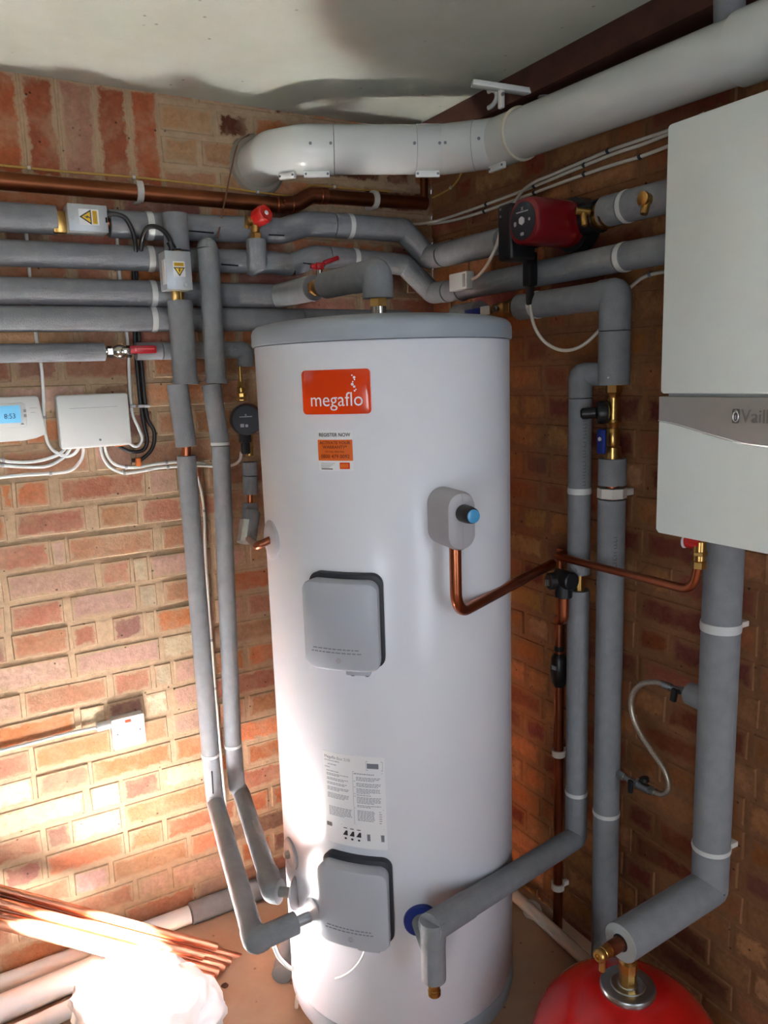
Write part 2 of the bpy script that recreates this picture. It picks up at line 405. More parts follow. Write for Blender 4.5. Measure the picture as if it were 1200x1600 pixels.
# ------------------------------------------------------------------ insulated pipes
def ipipe(label,base,sleeves,r,bands=(),bare=(),name='insulated_pipe',group=None,fillet=.012,cat='pipe',bandr=1.035):
    t=thing(name,base,label,cat,group)
    for s_ in sleeves:
        pts,rr=(s_ if isinstance(s_,tuple) else (s_,r)); MB().tube(pts,rr,24,fillet,fs=3).build('insulation_sleeve',foam,t)
    for c,d,w in bands:
        c=Vector(c); d=Vector(d).normalized(); b=MB(); R=r*bandr
        b.lathe([(R-.0035,-w/2),(R,-w/2),(R+.0008,0),(R,w/2),(R-.0035,w/2)],c,d,28); b.build('tape_band',tape,t)
    for pts,rr,m in bare: MB().tube(pts,rr,16,.03).build('copper_tube',m,t)
    return t
YL=-.068
def L_(u,v,y=YL): return P(u,v,y=y)
zB,zC,zD,zE,zF=1.855,1.775,1.690,1.626,1.546
def X_(u,y=YL,v=400): return P(u,v,y=y).x
XD=Vector((1,0,0)); YD=Vector((0,1,0)); ZD=Vector((0,0,1))
# pipe B
xb=[X_(u,YL,350) for u in (-120,88,108,170,232)]
pB1=[(xb[0],YL,zB),(xb[1],YL,zB)]
j0=L_(440,361); j1=L_(478,350,-.085); e1=P(630,360,y=-.10); e2=P(668,402,x=-.10)
tB=ipipe('topmost long grey insulated pipe, carrying the sideways silver box and reaching the red pump',(xb[0],YL,zB-.035),
 [pB1,[(xb[3],YL,zB),(xb[4],YL,zB)],[(xb[4]+.003,YL,zB),j0,j1,L_(520,352,-.09)],[L_(521.5,352,-.09),e1,e2,P(692,398,x=-.10)],[P(694,398,x=-.1),P(786,376,x=-.1)]],.0335,
 bands=[((xb[4],YL,zB),XD,.016),(L_(521.5,352,-.09).lerp(e1,.21),e1-L_(521.5,352,-.09),.014)],bare=[([(xb[0],YL,zB),(xb[4],YL,zB)],.014,copper)])
# pipe C
xc=[X_(u,YL,402) for u in (-120,234)]
j0=L_(455,414); j1=L_(492,401,-.09); e1=P(632,414,y=-.105); e2=P(676,458,x=-.105)
tC=ipipe('second long grey insulated pipe from the top, carrying the red capped vent on a tee',(xc[0],YL,zC-.03),
 [[(xc[0],YL,zC),(xc[1],YL,zC)],[(xc[1]+.003,YL,zC),L_(425,410),j0],[j0+Vector((.002,-.001,.001)),j1,L_(512,402,-.09)],[L_(513.5,402,-.09),e1,e2,P(700,455,x=-.105)],[P(702,455,x=-.105),P(968,403,x=-.1)],[P(971,402,x=-.1),P(1085,381,x=-.1)]],.0305,
 bands=[((xc[1],YL,zC),XD,.015),(L_(513.5,402,-.09).lerp(e1,.33),e1-L_(513.5,402,-.09),.014),(P(976,401.5,x=-.1),YD,.014)])
TEE=L_(397,408,-.085)
o=MB().tube([TEE+Vector((0,.02,-.012)),TEE+Vector((0,-.022,-.004)),TEE+Vector((0,-.022,.052))],.0265,22,.006,fs=3).build('tee_sleeve',foam,tC)
# pipe D with branch to the cylinder top
xd=[X_(u,YL,458) for u in (-120,238,438)]
D1=Vector((-.556,-.615,1.684))
def dseg(t0,t1):
    a=Vector((-.562,YL-.02,zD)); b=D1; return [a.lerp(b,t0),a.lerp(b,t1)]
tD=ipipe('third long grey insulated pipe from the top, turning forward onto the cylinder top',(xd[0],YL,zD-.03),
 [[(xd[0],YL,zD),(xd[1],YL,zD)],[(xd[1]+.003,YL,zD),(xd[2],YL,zD)],[(xd[2]+.002,YL,zD),(-.562,YL,zD),dseg(0,.40)[1]],[dseg(.53,.8)[0],dseg(.53,.8)[1]],([dseg(.802,1)[0],D1,D1-Vector((0,0,.052))],.0335)],.032,
 bands=[((xd[1],YL,zD),XD,.014)],bare=[(dseg(.36,.6),.013,brass)])
MB().hexn(D1+Vector((0,0,-.070)),D1+Vector((0,0,-.050)),.020).build('union_nut',brass,tD)
MB().lathe([(.014,-.085),(.014,-.12)],D1,ZD).lathe([(.017,-.070),(.017,-.092)],D1,ZD).build('connector',chrome,tD)
# pipe E
xe=[X_(u,YL,500) for u in (-120,239,470)]
tE=ipipe('fourth long grey insulated pipe from the top, ending behind the cylinder lid',(xe[0],YL,zE-.03),
 [[(xe[0],YL,zE),(xe[1],YL,zE)],[(xe[1]+.003,YL,zE),(xe[2],YL,zE)],[(xe[2]+.002,YL,zE),(-.14,YL,zE)]],.031,bands=[((xe[1],YL,zE),XD,.014)])
# pipe F
xf=[X_(u,YL,552) for u in (-120,163,212,252,383)]
tF=ipipe('lowest long grey insulated pipe, slimmer, with the red lever valve in it',(xf[0],YL,zF-.02),
 [[(xf[0],YL,zF),(xf[1],YL,zF)],[(xf[2],YL-.0,zF),(xf[3],YL,zF)],[(xf[3]+.003,YL,zF),(xf[4],YL,zF),(xf[4],YL,zF-.045)]],.0225,bare=[([(xf[1]-.01,YL,zF),(xf[2]+.01,YL,zF)],.0075,copper)])
# right-wall pipe after the pump (upper)
XR=-.1
ipipe('grey insulated pipe stub between red pump and boiler, with a brass cock on it',P(945,330,x=XR)-Vector((0,0,.03)),
 [[P(946,331,x=XR),P(975,324,x=XR)],[P(977,323,x=XR),P(1085,297,x=XR)]],.033,bands=[(P(981,322.5,x=XR),YD,.012)])
# right-wall third pipe -> drop
V4=Vector((-.12,-.888,0)); V3=Vector((-.14,-.806,0)); V5=Vector((-.12,-1.183,0))
zR=1.622
ipipe('grey insulated pipe with a mitred bend dropping to the black knob valve',(V4.x,V4.y,1.43),
 [[(V4.x,-.30,zR),(V4.x,-.405,zR)],[(V4.x,-.57,zR),(V4.x,-.63,zR)],[(V4.x,-.632,zR),(V4.x,V4.y+.04,zR)],([(V4.x,V4.y+.038,zR),(V4.x,V4.y,zR),(V4.x,V4.y,1.545)],.0345),([(V4.x,V4.y,1.543),(V4.x,V4.y,1.428)],.0345)],.0315,
 bands=[((V4.x,-.634,zR),YD,.011)],bare=[([(V4.x,-.40,zR),(V4.x,-.575,zR)],.012,brass)],fillet=.006)
# V4 lower
t=ipipe('tall grey insulated pipe running from the blue lever valve down to the floor',(V4.x,V4.y,FLOOR),
 [[(V4.x,V4.y,1.265),(V4.x,V4.y,1.205)],[(V4.x,V4.y,1.172),(V4.x,V4.y,.402)],[(V4.x,V4.y,.398),(V4.x,V4.y,FLOOR)]],.031,bands=[((V4.x,V4.y,.40),ZD,.010)],bare=[([(V4.x,V4.y,1.17),(V4.x,V4.y,1.21)],.014,copper)],group='tall vertical pipes behind the cylinder')
c=Vector((V4.x,V4.y,1.187)); mb=MB().lathe([(.0315,-.011),(.0325,-.011),(.0325,.011),(.0315,.011)],c,ZD,8); mb.box(c+Vector((.036,-.006,0)),(.03,.024,.016),.002); mb.build('pipe_clip',taupe,t)
# V3
z3=.295
ARM0=Vector((V3.x,V3.y,z3)); ARM1=P(677,1447,y=-.995); adir=(ARM1-ARM0).normalized(); AT=ARM0+(ARM1-ARM0)*.80
t=ipipe('tall grey insulated pipe nearest the cylinder, its low arm crossing to the blue collar',(V3.x,V3.y,z3-.03),
 [[(V4.x+.03,V4.y+.03,1.452),(V3.x,V3.y,1.452),(V3.x,V3.y,1.40)],[(V3.x,V3.y,1.398),(V3.x,V3.y,1.19)],[(V3.x,V3.y,1.178),(V3.x,V3.y,.985)],[(V3.x,V3.y,.945),(V3.x,V3.y,.42)],([(V3.x,V3.y,.418),ARM0,AT],.027),([AT+adir*.002,ARM1+adir*.012],.0285)],.0265,
 bands=[((V3.x,V3.y,1.185),ZD,.014),((V3.x,V3.y,.42),ZD,.010)],bare=[([(V3.x,V3.y,.99),(V3.x,V3.y,.94)],.014,brass)],fillet=.01,group=None)
S0=ARM1+adir*.002
MB().tube([S0+Vector((0,0,.015)),S0+Vector((0,0,-.034))],.0255,24).build('insulation_sleeve',foam,t)
MB().tube([S0+Vector((0,0,-.035)),S0+Vector((0,0,-.115))],.0245,24).build('insulation_sleeve',foam,t)
BC=cyl(-111.3,.336); bn=Vector((math.cos(math.radians(-111.3)),math.sin(math.radians(-111.3)),0))
MB().tube([BC+bn*.008,Vector((S0.x,S0.y,.335))],.020,20).build('insulation_sleeve',foam,t)
mb=MB(); q=S0+Vector((.0,0,-.115)); mb.lathe([(.008,0),(.008,-.012),(.012,-.012),(.012,-.022),(.010,-.025),(.013,-.027),(.013,-.036),(.006,-.039)],q,ZD,20); lab(mb.build('drain_cock',brass,t),'brass drain end')
# V5 and arm
z5=.375; A5=Vector((V5.x,V5.y,z5)); E5=Vector((-.40,-1.20,z5)); d5=(E5-A5).normalized()
t=ipipe('grey insulated pipe under the boiler, bent forward over the red vessel',(V5.x,V5.y,z5-.04),
 [[(V5.x,V5.y,1.20),(V5.x,V5.y,.955)],[(V5.x,V5.y,.951),(V5.x,V5.y,.472)],[(V5.x,V5.y,.468),A5,E5]],.0375,bands=[((V5.x,V5.y,.953),ZD,.018),((V5.x,V5.y,.47),ZD,.010)],bare=[([E5-d5*.03,E5+d5*.035],.014,dullcopper)],fillet=.005)
mb=MB(); mb.tube([E5-d5*.01,E5+d5*.0015],.0372,24); lab(mb.build('insulation_end',foamend,t),'pale cut foam end')
mb=MB(); mb.tube([E5,E5+d5*.0022],.017,18); mb.build('opening',darkhole,t)
TP=Vector((-.365,-1.1985,0))
for zz in (.953,.47):
    MB().box((V5.x+.036,V5.y-.014,zz+.002),(.03,.026,.012),.002).build('pipe_clip',taupe,t)
TS=P(1085,1086,x=-.11); TS=Vector((-.115,V5.y+.0,P(1085,1086,x=-.115).z))
MB().tube([TS+Vector((0,.03,0)),TS+Vector((0,.072,0))],.027,20,rf=lambda s:1-.12*s).build('tee_sleeve',foam,t)
# V1 and V2
Y1=-.135
def V_(u,v,y=Y1): return P(u,v,y=y)
a1=Vector((-.866,Y1,.30)); b1=P(398,1470,z=.30); f1=cyl(-164.2,.30,.012); 
def pipe_v(label,top,segs,elb,b,fl,r1,r2,rd,ring,clipz):
    pass
t1=ipipe('left one of the paired grey vertical pipes, carrying the upright silver box',V_(330,1250)-Vector((0,0,.03)),
 [([V_(273,334),V_(277,392)],.031),([V_(281,470),V_(290,598)],.031),([V_(277,600),V_(291,697)],.0265),[V_(291,712),V_(329,1178)],[V_(329,1181),V_(335,1240),a1+Vector((.0,-.01,0)),a1.lerp(b1,.45)],[a1.lerp(b1,.453),a1.lerp(b1,.94)],([a1.lerp(b1,.942),b1+Vector((0,-.004,0)),b1.lerp(f1,.16)],.0265),[b1.lerp(f1,.165),b1.lerp(f1,.74)]],.0242,
 bands=[(V_(329,1179),ZD,.008),(V_(291,695),ZD,.006)],bare=[([V_(291,690),V_(291,720)],.013,copper),([V_(277,390),V_(281,472)],.012,brass),([b1.lerp(f1,.7),f1],.012,steel)],fillet=.012)
MB().tube([V_(290,594),V_(290,600)],.0345,24,rf=lambda s:1-.0*s).build('sleeve_collar',foam,t1)
MB().lathe([(.034,-.006),(.038,-.004),(.038,.0),(.022,.008)],cyl(-164.2,.30,.002),(f1-b1)*-1,26).build('flange',greyvalve,t1)
a2=Vector((-.790,Y1,.305)); b2=P(427,1392,z=.315); f2=cyl(-178.5,.318,.010)
t2=ipipe('right one of the paired grey vertical pipes, with the rounded top',V_(372,1235)-Vector((0,0,.03)),
 [([V_(324,388),V_(326,400),V_(338,598)],.0265),([V_(330,600),V_(344,690)],.0245),[V_(345,697),V_(364,1163)],[V_(364,1166),V_(370,1228),a2+Vector((0,-.01,0)),a2.lerp(b2,.42)],[a2.lerp(b2,.423),a2.lerp(b2,.86)],([a2.lerp(b2,.863),b2,b2.lerp(f2,.35)],.0275)],.0235,
 bands=[(V_(364,1164),ZD,.008),(V_(344,693),ZD,.008)],bare=[([b2.lerp(f2,.3),f2],.012,steel)],fillet=.014)
mb=MB(); mb.lathe([(.0,.026),(.012,.024),(.022,.015),(.0265,0)],V_(324,388),ZD,24); mb.build('rounded_end',foam,t2)
MB().tube([V_(338,592),V_(338,599)],.030,24).build('sleeve_collar',foam,t2)
MB().lathe([(.034,-.006),(.038,-.004),(.038,.0),(.022,.008)],cyl(-178.5,.318,.002),(f2-b2)*-1,26).build('flange',greyvalve,t2)
# ------------------------------------------------------------------ hot water cylinder
hw=thing('hot_water_cylinder',(CY.x,CY.y,0),'tall white hot water cylinder with a grey lid and orange badge','water cylinder')
mb=MB(); mb.lathe([(CR-.002,.05),(CR,.052),(CR,1.530),(CR-.002,1.532)],CY,ZD,128); mb.build('tank_body',enamel,hw,60)
mb=MB(); mb.lathe([(CR-.004,1.5335),(CR+.004,1.5325),(CR+.0055,1.536),(CR+.005,1.558),(CR+.002,1.566),(CR-.006,1.573),(CR-.03,1.579),(CR-.09,1.585),(0,1.589)],CY,ZD,128); mb.build('lid',lidgrey,hw,50)
mb=MB(); mb.lathe([(CR-.012,0),(CR-.001,.003),(CR+.001,.012),(CR+.001,.046),(CR-.003,.05)],CY,ZD,128); mb.build('base_ring',lidgrey,hw,50)
mb=MB(); mb.box((CY.x+.02,CY.y+.04,FLOOR/2-.002),(.34,.30,-FLOOR-.004),.004); tag(mb.build('plinth',concrete),'low concrete plinth under the white cylinder','plinth')
def cmap(ang0,z0,base=0):
    a0=math.radians(ang0)
    return lambda s,z,h: Vector((CY.x+(CR+base+h)*math.cos(a0+s/CR),CY.y+(CR+base+h)*math.sin(a0+s/CR),z0+z))
I3=lambda a,b,h: Vector((a,b,h))
def cprism(outline,h0,h1,bev,f,name,m,parent,step=.012):
    mb=MB(); mb.prism(outline,I3,h0,h1,bev); mb.cut(step); mb.map(f); return mb.build(name,m,parent,32)
def heater(ang,zc,w,h,name):
    f=cmap(ang,zc); 
    g=cprism(rrect(w+.010,h+.012,.022,cx=.002,cy=.004),-.004,.016,.003,f,'gasket',darkgrey,None)
    c=cprism(rrect(w,h,.02),.014,.046,.007,f,name,covergrey,hw)
    g.parent=c; g.location=ORG[g.name]-ORG[c.name]
    mb=MB(); mb.lathe([(.0055,0),(.0055,.001),(.0042,.0014),(.004,.0004),(0,.0004)],f(-.002,-h/2+.022,.046),f(0,0,1)-f(0,0,0),16); mb.build('screw',greyvalve,c)
    mb=MB()
    for i,(w_,y_) in enumerate(((.085,-.044),(.092,-.051))):
        x_=-w_/2
        while x_<w_/2-.004:
            l=random.uniform(.004,.009); l=min(l,w_/2-x_); mb.prism(rrect(l,.0022,.0006,1,cx=x_+l/2-.006,cy=y_),f,.0458,.0464); x_+=l+.0018
    mb.build('embossed_text',greyink,c)
    cprism(rrect(.045,.014,.004,cx=.028,cy=-h/2-.004),.004,.034,.002,f,'cable_entry',covergrey,c)
    mb=MB()
    for s_ in (.015,.042): mb.rod(f(s_,-h/2-.010,.02),f(s_,-h/2-.016,.02),.005,14,.001)
    mb.build('blanking_plug',darkgrey,c)
    return f
h1=heater(-138.4,.992,.138,.178,'heater_cover'); h2=heater(-138.6,.385,.138,.178,'heater_cover')
# badge
f=cmap(-139.3,1.4385); bd=cprism(rrect(.140,.083,.008),-.002,.0035,.0015,f,'badge',orange,hw)
mb=MB(); mb.text('megaflo',.037,f,x=.002,y=-.015,ext=.0003,bold=-.00015,sx=.93)
for (x_,y_,r_) in ((.036,.030,.0013),(.040,.026,.0024),(.0405,.022,.0014),(.037,.018,.0014),(.036,.0135,.0026),(.0395,.009,.0022),(.0425,.004,.0012),(.040,.0015,.0018)):
    mb.prism([(x_+r_*math.cos(2*PI*k/10),y_+r_*math.sin(2*PI*k/10)) for k in range(10)],f,-.0003,.0004)
mb.map(lambda x,y,z: Vector((x,y,z))+((Vector((x,y,0))-Vector((CY.x,CY.y,0))).normalized()*.0038)); mb.build('badge_lettering',paper,bd)
# register sticker
f=cmap(-140.3,1.3275); st=cprism(rrect(.0715,.077,.001,1),-.002,.0008,0,f,'register_sticker',paper,hw)
cprism(rrect(.0715,.040,.0005,1,cy=.0015),-.002,.0012,0,f,'orange_panel',stickero,st)
up=lambda x,y,h: f(x,y,h+.0014)
MB().text('REGISTER NOW',.0098,up,0,.0305,ext=.0002,sx=.92,bold=.0001).build('heading_text',ink,st)
mb=MB(); mb.text('ACTIVATE YOUR',.0083,up,0,.0155,ext=.0002,bold=.0001).text('WARRANTY*',.0083,up,0,.0072,ext=.0002,bold=.0001).text('TO CALL FREE DIAL',.0045,up,0,-.0015,ext=.0002).text('0800 479 0092',.0098,up,0,-.0105,ext=.0002,bold=.0001); mb.build('panel_text',rust,st)
mb=MB()
for i,(w_,y_) in enumerate(((.030,-.0235),(.026,-.0265),(.022,-.029),(.018,-.0315))): mb.prism(rrect(w_,.0009,.0002,1,cx=-.031+w_/2,cy=y_),f,.0006,.0012)
mb.build('small_print',lightink,st)
MB().prism(rrect(.024,.0018,.0002,1,cx=-.018,cy=-.0345),f,.0006,.0012).build('small_heading',ink,st)
lg=MB().prism(rrect(.020,.0125,.001,2,cx=.019,cy=-.028),f,.0006,.0012).build('mini_badge',orange,st)
MB().prism(rrect(.016,.008,.001,2,cx=.0185,cy=-.028),f,.0011,.0014).build('mini_badge_face',stickero,lg)
# rating label
f=cmap(-138.9,.603); rl=cprism(rrect(.137,.205,.002,2),-.002,.0007,0,f,'rating_label',paper,hw)
up=lambda x,y,h: f(x,y,h+.001)
mb=MB(); mb.text('Megaflo Eco 210i',.0088,up,-.064,.091,'LEFT',ext=.0002)
rows=[]
def para(x0,x1,y0,y1,pitch=.0031,hh=.0015):
    y=y0
    while y>y1:
        x=x0; last=y-pitch<=y1; xe_=x1-(random.uniform(.1,.5)*(x1-x0) if last else random.uniform(0,.06)*(x1-x0))
        while x<xe_-.002:
            l=min(random.uniform(.0025,.008),xe_-x); mb.prism(rrect(l,hh,.0002,1,cx=x+l/2,cy=y),f,.0005,.0010); x+=l+.0012
        y-=pitch
def line(x0,x1,y,hh=.0005): mb.prism([(x0,y-hh),(x1,y-hh),(x1,y+hh),(x0,y+hh)],f,.0005,.0009)
para(-.064,-.010,.083,.080); para(-.056,-.018,.075,.072); para(-.064,-.045,.068,.066)
para(.004,.062,.064,.061,hh=.0022)
for y0,y1 in ((.056,.049),(.043,.036),(.031,.021),(.017,.015),(.012,-.003),(-.006,-.010)): para(.008,.060,y0,y1)
for y0,y1 in ((.060,.058),(.054,.048),(.044,.039),(.034,.029),(.024,.016),(.010,-.002)): para(-.060,-.008,y0,y1)
for y in (.063,.047,.034,.019,.0135): line(.002,.006,y)
line(.002,.064,-.013); line(.002,.064,.068); para(.008,.046,-.018,-.042); para(.054,.060,-.018,-.046,.005); para(-.058,-.004,-.020,-.040)
mb.prism([(.0005,-.05),(.0011,-.05),(.0011,.068),(.0005,.068)],f,.0005,.0009); line(-.03,.064,-.056)
mb.build('label_text',lightink,rl)
mb=MB(); mb.prism(rrect(.024,.011,.0004,1,cx=.044,cy=.083),f,.0005,.001); mb.prism(rrect(.036,.015,.0004,1,cx=.045,cy=-.077),f,.0005,.001); mb.build('bar_code_panel',greyink,rl)
mb=MB()
for x_ in (.030,.064): mb.prism([(x_,.074),(x_+.0006,.074),(x_+.0006,.093),(x_,.093)],f,.0005,.0009)
line(.030,.0646,.074); line(.030,.0646,.093); mb.build('label_frame',lightink,rl)
mb=MB(); mb.prism(rrect(.013,.009,.001,1,cx=-.059,cy=-.062),f,.0005,.001)
for x_ in (-.021,-.006,.009):
    mb.prism([(x_-.006,-.079),(x_+.005,-.079),(x_+.005,-.068),(x_+.001,-.068)],f,.0005,.001)
    mb.prism(rrect(.008,.0015,.0002,1,cx=x_,cy=-.0625),f,.0005,.001); mb.prism(rrect(.005,.004,.001,1,cx=x_,cy=-.086),f,.0005,.001)
mb.build('hazard_symbols',ink,rl)
# collars on the body
def collar(ang,z,r,m,name,h=.006):
    n=Vector((math.cos(math.radians(ang)),math.sin(math.radians(ang)),0)); return MB().lathe([(r,-.02),(r,h*.6),(r*.92,h),(r*.55,h+.001),(0,h+.001)],cyl(ang,z),n,30).build(name,m,hw)
lab(collar(-111.3,.336,.036,bluep,'boss_collar',.008),'dark blue round collar')
lab(collar(178,.404,.036,greyvalve,'boss_collar'),'plain grey collar'); 
c_=collar(176.5,1.131,.042,greyvalve,'boss_collar',.005); lab(c_,'upper grey collar')
n=Vector((-1,0,0)); MB().lathe([(.010,.004),(.010,.014),(.006,.018)],cyl(178,.404),n,6).build('plug',steel,hw)
# relief valve
va=-97.2; vn=Vector((math.cos(math.radians(va)),math.sin(math.radians(va)),0)); vt=Vector((-vn.y,vn.x,0)); vc=Vector((CY.x,CY.y,1.196))+vn*CR
fv=lambda a,b,h: vc+vt*a+ZD*b+vn*h
rv=thing('relief_valve',vc,'grey oval temperature relief valve with a blue cap on the cylinder front','valve')
st_=[(x_*.5,y_) for x_,y_ in rrect(.115,.118,.0575,10)]; st_=rrect(.062,.112,.0305,10)
mb=MB(); mb.prism(st_,fv,-.01,.082,.012); mb.build('valve_body',greyvalve,rv,32)
kb=MB().lathe([(.0165,.078),(.0165,.100),(.0145,.116),(.013,.118)],fv(.002,.016,0),vn,24).build('knob',black,rv)
lab(MB().lathe([(.0125,.117),(.0125,.1205),(.011,.121),(0,.121)],fv(.002,.016,0),vn,24).build('knob_cap',valveblue,kb),'pale blue round cap')
q0=fv(-.004,-.05,.058); q1=Vector((q0.x,q0.y,P(712,930,y=q0.y).z)); 
TU=Vector((-.155,-.752,.985))
q2=Vector((TU.x-.02,TU.y,1.003))
mb=MB().tube([q0,(q0.x,q0.y,1.012),q2],.0115,18,.045,fs=10); tag(mb.build('discharge_pipe',copper),'bent copper pipe running from the grey relief valve to the black tundish','pipe')
TU=P(881,905,x=-.19)
tu=thing('tundish',TU,'black plastic tundish joining the copper drain pipes beside the grey pipe','tundish')
mb=MB(); mb.rod(TU+Vector((0,0,.014)),TU+Vector((0,0,-.044)),.020,20,.002); mb.rod(TU+Vector((0,-.03,.0)),TU+Vector((0,.022,0)),.022,20,.003); mb.build('funnel_body',black,tu)
mb=MB().lathe([(.020,0),(.020,.014),(.016,.018)],TU+Vector((-.016,.014,-.004)),(-1,.25,0),22); mb.build('inlet_nut',black,tu)
mb=MB()
for k in range(4): mb.box(TU+Vector((-.0345,.006+k*.006,-.004-k*.0015)),(.002,.003,.016),.0005)
mb.build('nut_ribs',steel,tu)
mb=MB().tube([TU+Vector((0,0,-.038)),TU+Vector((0,0,-.100)),TU+Vector((.028,.05,-.118))],.0125,16,.02); mb.build('tail_pipe',copper,tu)
# drain pipe from the boiler to the tundish
g0=P(866,868,x=-.18); g1=P(1075,918,x=-.18); g2=P(1092,880,x=-.18)
dp=thing('copper_drain_pipe',g1,'copper pipe sloping across the two tall pipes up to the boiler underside','pipe')
MB().tube([g0+Vector((.12,.03,-.01)),g0,Vector((g0.x,(g0.y*.0+g1.y-.012),g1.z-.004)),g2],.009,16,.035,fs=10).build('pipe_run',copper,dp)
mb=MB(); mb.hexn(g2+Vector((0,0,-.01)),g2+Vector((0,0,.004)),.014); mb.rod(g2+Vector((0,0,.004)),g2+Vector((0,0,.045)),.0125,18,.002); mb.hexn(g2+Vector((0,0,.016)),g2+Vector((0,0,.024)),.0155); mb.build('compression_fitting',brass,dp)
k0=P(1082,850,x=-.18)
rk=MB().lathe([(.012,0),(.013,.004),(.013,.034),(.011,.036)],k0+Vector((0,-.022,.004)),(0,1,0),20).build('red_knob',redcap,dp)
lab(MB().lathe([(.0115,.0),(.0115,.004),(0,.005)],k0+Vector((-.004,.013,.002)),(-.2,1,-.1),20).build('knob_button',paper,rk),'white round button')
# ------------------------------------------------------------------ boiler
BX=-.304; by0=1.174; by1=by0+.44; bz0,bz1=1.166,1.866; fb=fx(BX)
bo=thing('boiler',(BX/2,-(by0+by1)/2,bz0),'white wall-hung boiler with a silver band at the right edge','boiler')
zu=P(1032,617,x=BX).z; zl0=P(1030,656,x=BX).z; zl1=P(1198,690,x=BX).z
mb=MB(); mb.box(((BX+.012)/2-.002,-(by0+by1)/2,(bz0+bz1)/2),(-BX-.028,.436,.696),.004); mb.build('casing',boilerw,bo)
w=by1-by0; cx=(by0+by1)/2
mb=MB(); mb.prism(rrect(w,bz1-zu-.002,.007,4,cx=cx,cy=(bz1+zu)/2+.001),fb,-.03,.0,.004); mb.build('upper_panel',boilerw,bo)
curve=[]
for k in range(25):
    s_=k/24; y_=by0+w*s_; d_=math.sin(PI*s_)**1.4; curve.append((y_,zl0-(zl0-zl1)*1.35*d_*(.9)))
low=[(by0+.006,bz0),(by1-.006,bz0),(by1,bz0+.006)]+[(y_,z_-.0035) for y_,z_ in curve[::-1]]+[(by0,bz0+.006)]
mb=MB(); mb.prism(low,fb,-.03,.0,0); mb.build('lower_panel',boilerw,bo)
bnd=[(y_,z_) for y_,z_ in curve]+[(by1,zu-.003),(by0,zu-.003)]
mb=MB(); mb.prism(bnd,fb,-.03,.0015,.001); bd=mb.build('trim_band',band,bo)
mb=MB(); mb.tube([fb(y_,z_-.0012,.001) for y_,z_ in curve],.0016,8); mb.build('bright_edge',brightedge,bo)
ec=P(1151,650,x=BX); ea=-ec.y; eb=ec.z; ft=lambda a,b,h: fb(a,b,h+.0018)
em=MB().prism(rrect(.0135,.0235,.003,4,cx=ea,cy=eb),fb,.001,.0026,.0004).build('emblem',mat('emblem_dark',(92,90,90),.4,.4),bd)
mb=MB()
ring=[(ea+.0050*math.cos(a),eb-.001+.0078*math.sin(a)) for a in [2*PI*k/20 for k in range(20)]]
mb.tube([fb(*p,.0028) for p in ring+ring[:1]],.0009,6); mb.prism(rrect(.004,.003,.001,2,cx=ea,cy=eb+.0075),fb,.0024,.0032); mb.prism(rrect(.0025,.007,.001,2,cx=ea,cy=eb-.002),fb,.0024,.0032)
mb.prism([(ea-.004,eb+.0075),(ea+.004,eb+.0075),(ea+.001,eb+.0095),(ea,eb+.0108),(ea-.001,eb+.0095)],fb,.0024,.0032); mb.build('emblem_mark',brightedge,em)
MB().text('Vaillant',.031,ft,ea+.0095,eb-.0005,'LEFT',ext=.0012,sx=.95).build('lettering',bandtext,bd)
# grey pocket shown under the boiler
# ------------------------------------------------------------------ flue
fl=thing('flue_duct',(-.3,-.4,1.97),'wide white round flue duct bending from the left wall over the boiler','duct')
FR=.0605
F=[Vector(p) for p in ((-.575,.0,2.045),(-.575,-.115,2.045),(-.53,-.205,2.04),(-.205,-.365,2.035),(-.11,-.47,2.035),(-.112,-1.31,2.012),(-.112,-1.31,1.86))]
MB().tube(F[:4][:2]+[F[2],F[2].lerp(F[3],.22)],FR,40,.05,fs=6).build('wall_elbow',duct,fl)
MB().tube([F[2].lerp(F[3],.224),F[2].lerp(F[3],.80)],FR-.0012,40).build('straight_section',duct,fl)
MB().tube([F[2].lerp(F[3],.802),F[3],F[3].lerp(F[4],.6)],FR,40,.03,fs=4).build('angle_section',duct,fl)
MB().tube([F[3].lerp(F[4],.605),F[4],F[4].lerp(F[5],.11)],FR-.001,40,.05,fs=5).build('angle_section',duct,fl)
MB().tube([F[4].lerp(F[5],.1),F[4].lerp(F[5],.845)],FR-.003,40).build('straight_section',duct,fl)
MB().tube([F[4].lerp(F[5],.835),F[5],F[6]],FR+.0025,40,.075,fs=10).build('boiler_elbow',duct,fl)
c=F[4].lerp(F[5],.113); d=(F[5]-F[4]).normalized(); lab(MB().lathe([(FR-.002,-.004),(FR+.002,-.003),(FR+.002,.003),(FR-.002,.004)],c,d,40).build('joint_ring',mat('aged_ring',(206,200,182),.5),fl),'yellowed joint ring')
def tab(a,d,l=.072):
    a=Vector(a); d=Vector(d).normalized(); rot=Matrix((d,Vector((-d.y,d.x,0)),ZD)).transposed()
    mb=MB().box(a,(l,.010,.016),.002,rot); o=mb.build('joint_clip',whitep,fl)
    n_=Vector((d.y,-d.x,0)); n_= n_ if n_.dot(Vector((-.9,-1.8,0)))>0 else -n_
    mb=MB()
    for s_ in (-.42,.42): mb.rod(a+d*(l*s_)+n_*.004,a+d*(l*s_)+n_*.007,.003,10)
    mb.build('screw',greyink,o)
ds=F[3]-F[2]
tab(F[2].lerp(F[3],.10)+Vector((-.012,-.02,-FR-.004)),ds,.066); tab(F[2].lerp(F[3],.88)+Vector((-.01,-.02,-FR-.004)),ds,.062); tab(F[4].lerp(F[5],.03)+Vector((-.02,0,-FR-.004)),(0,-1,0),.06); tab(F[1].lerp(F[2],.6)+Vector((-.02,-.02,-FR-.004)),F[2]-F[1],.05)
mb=MB()
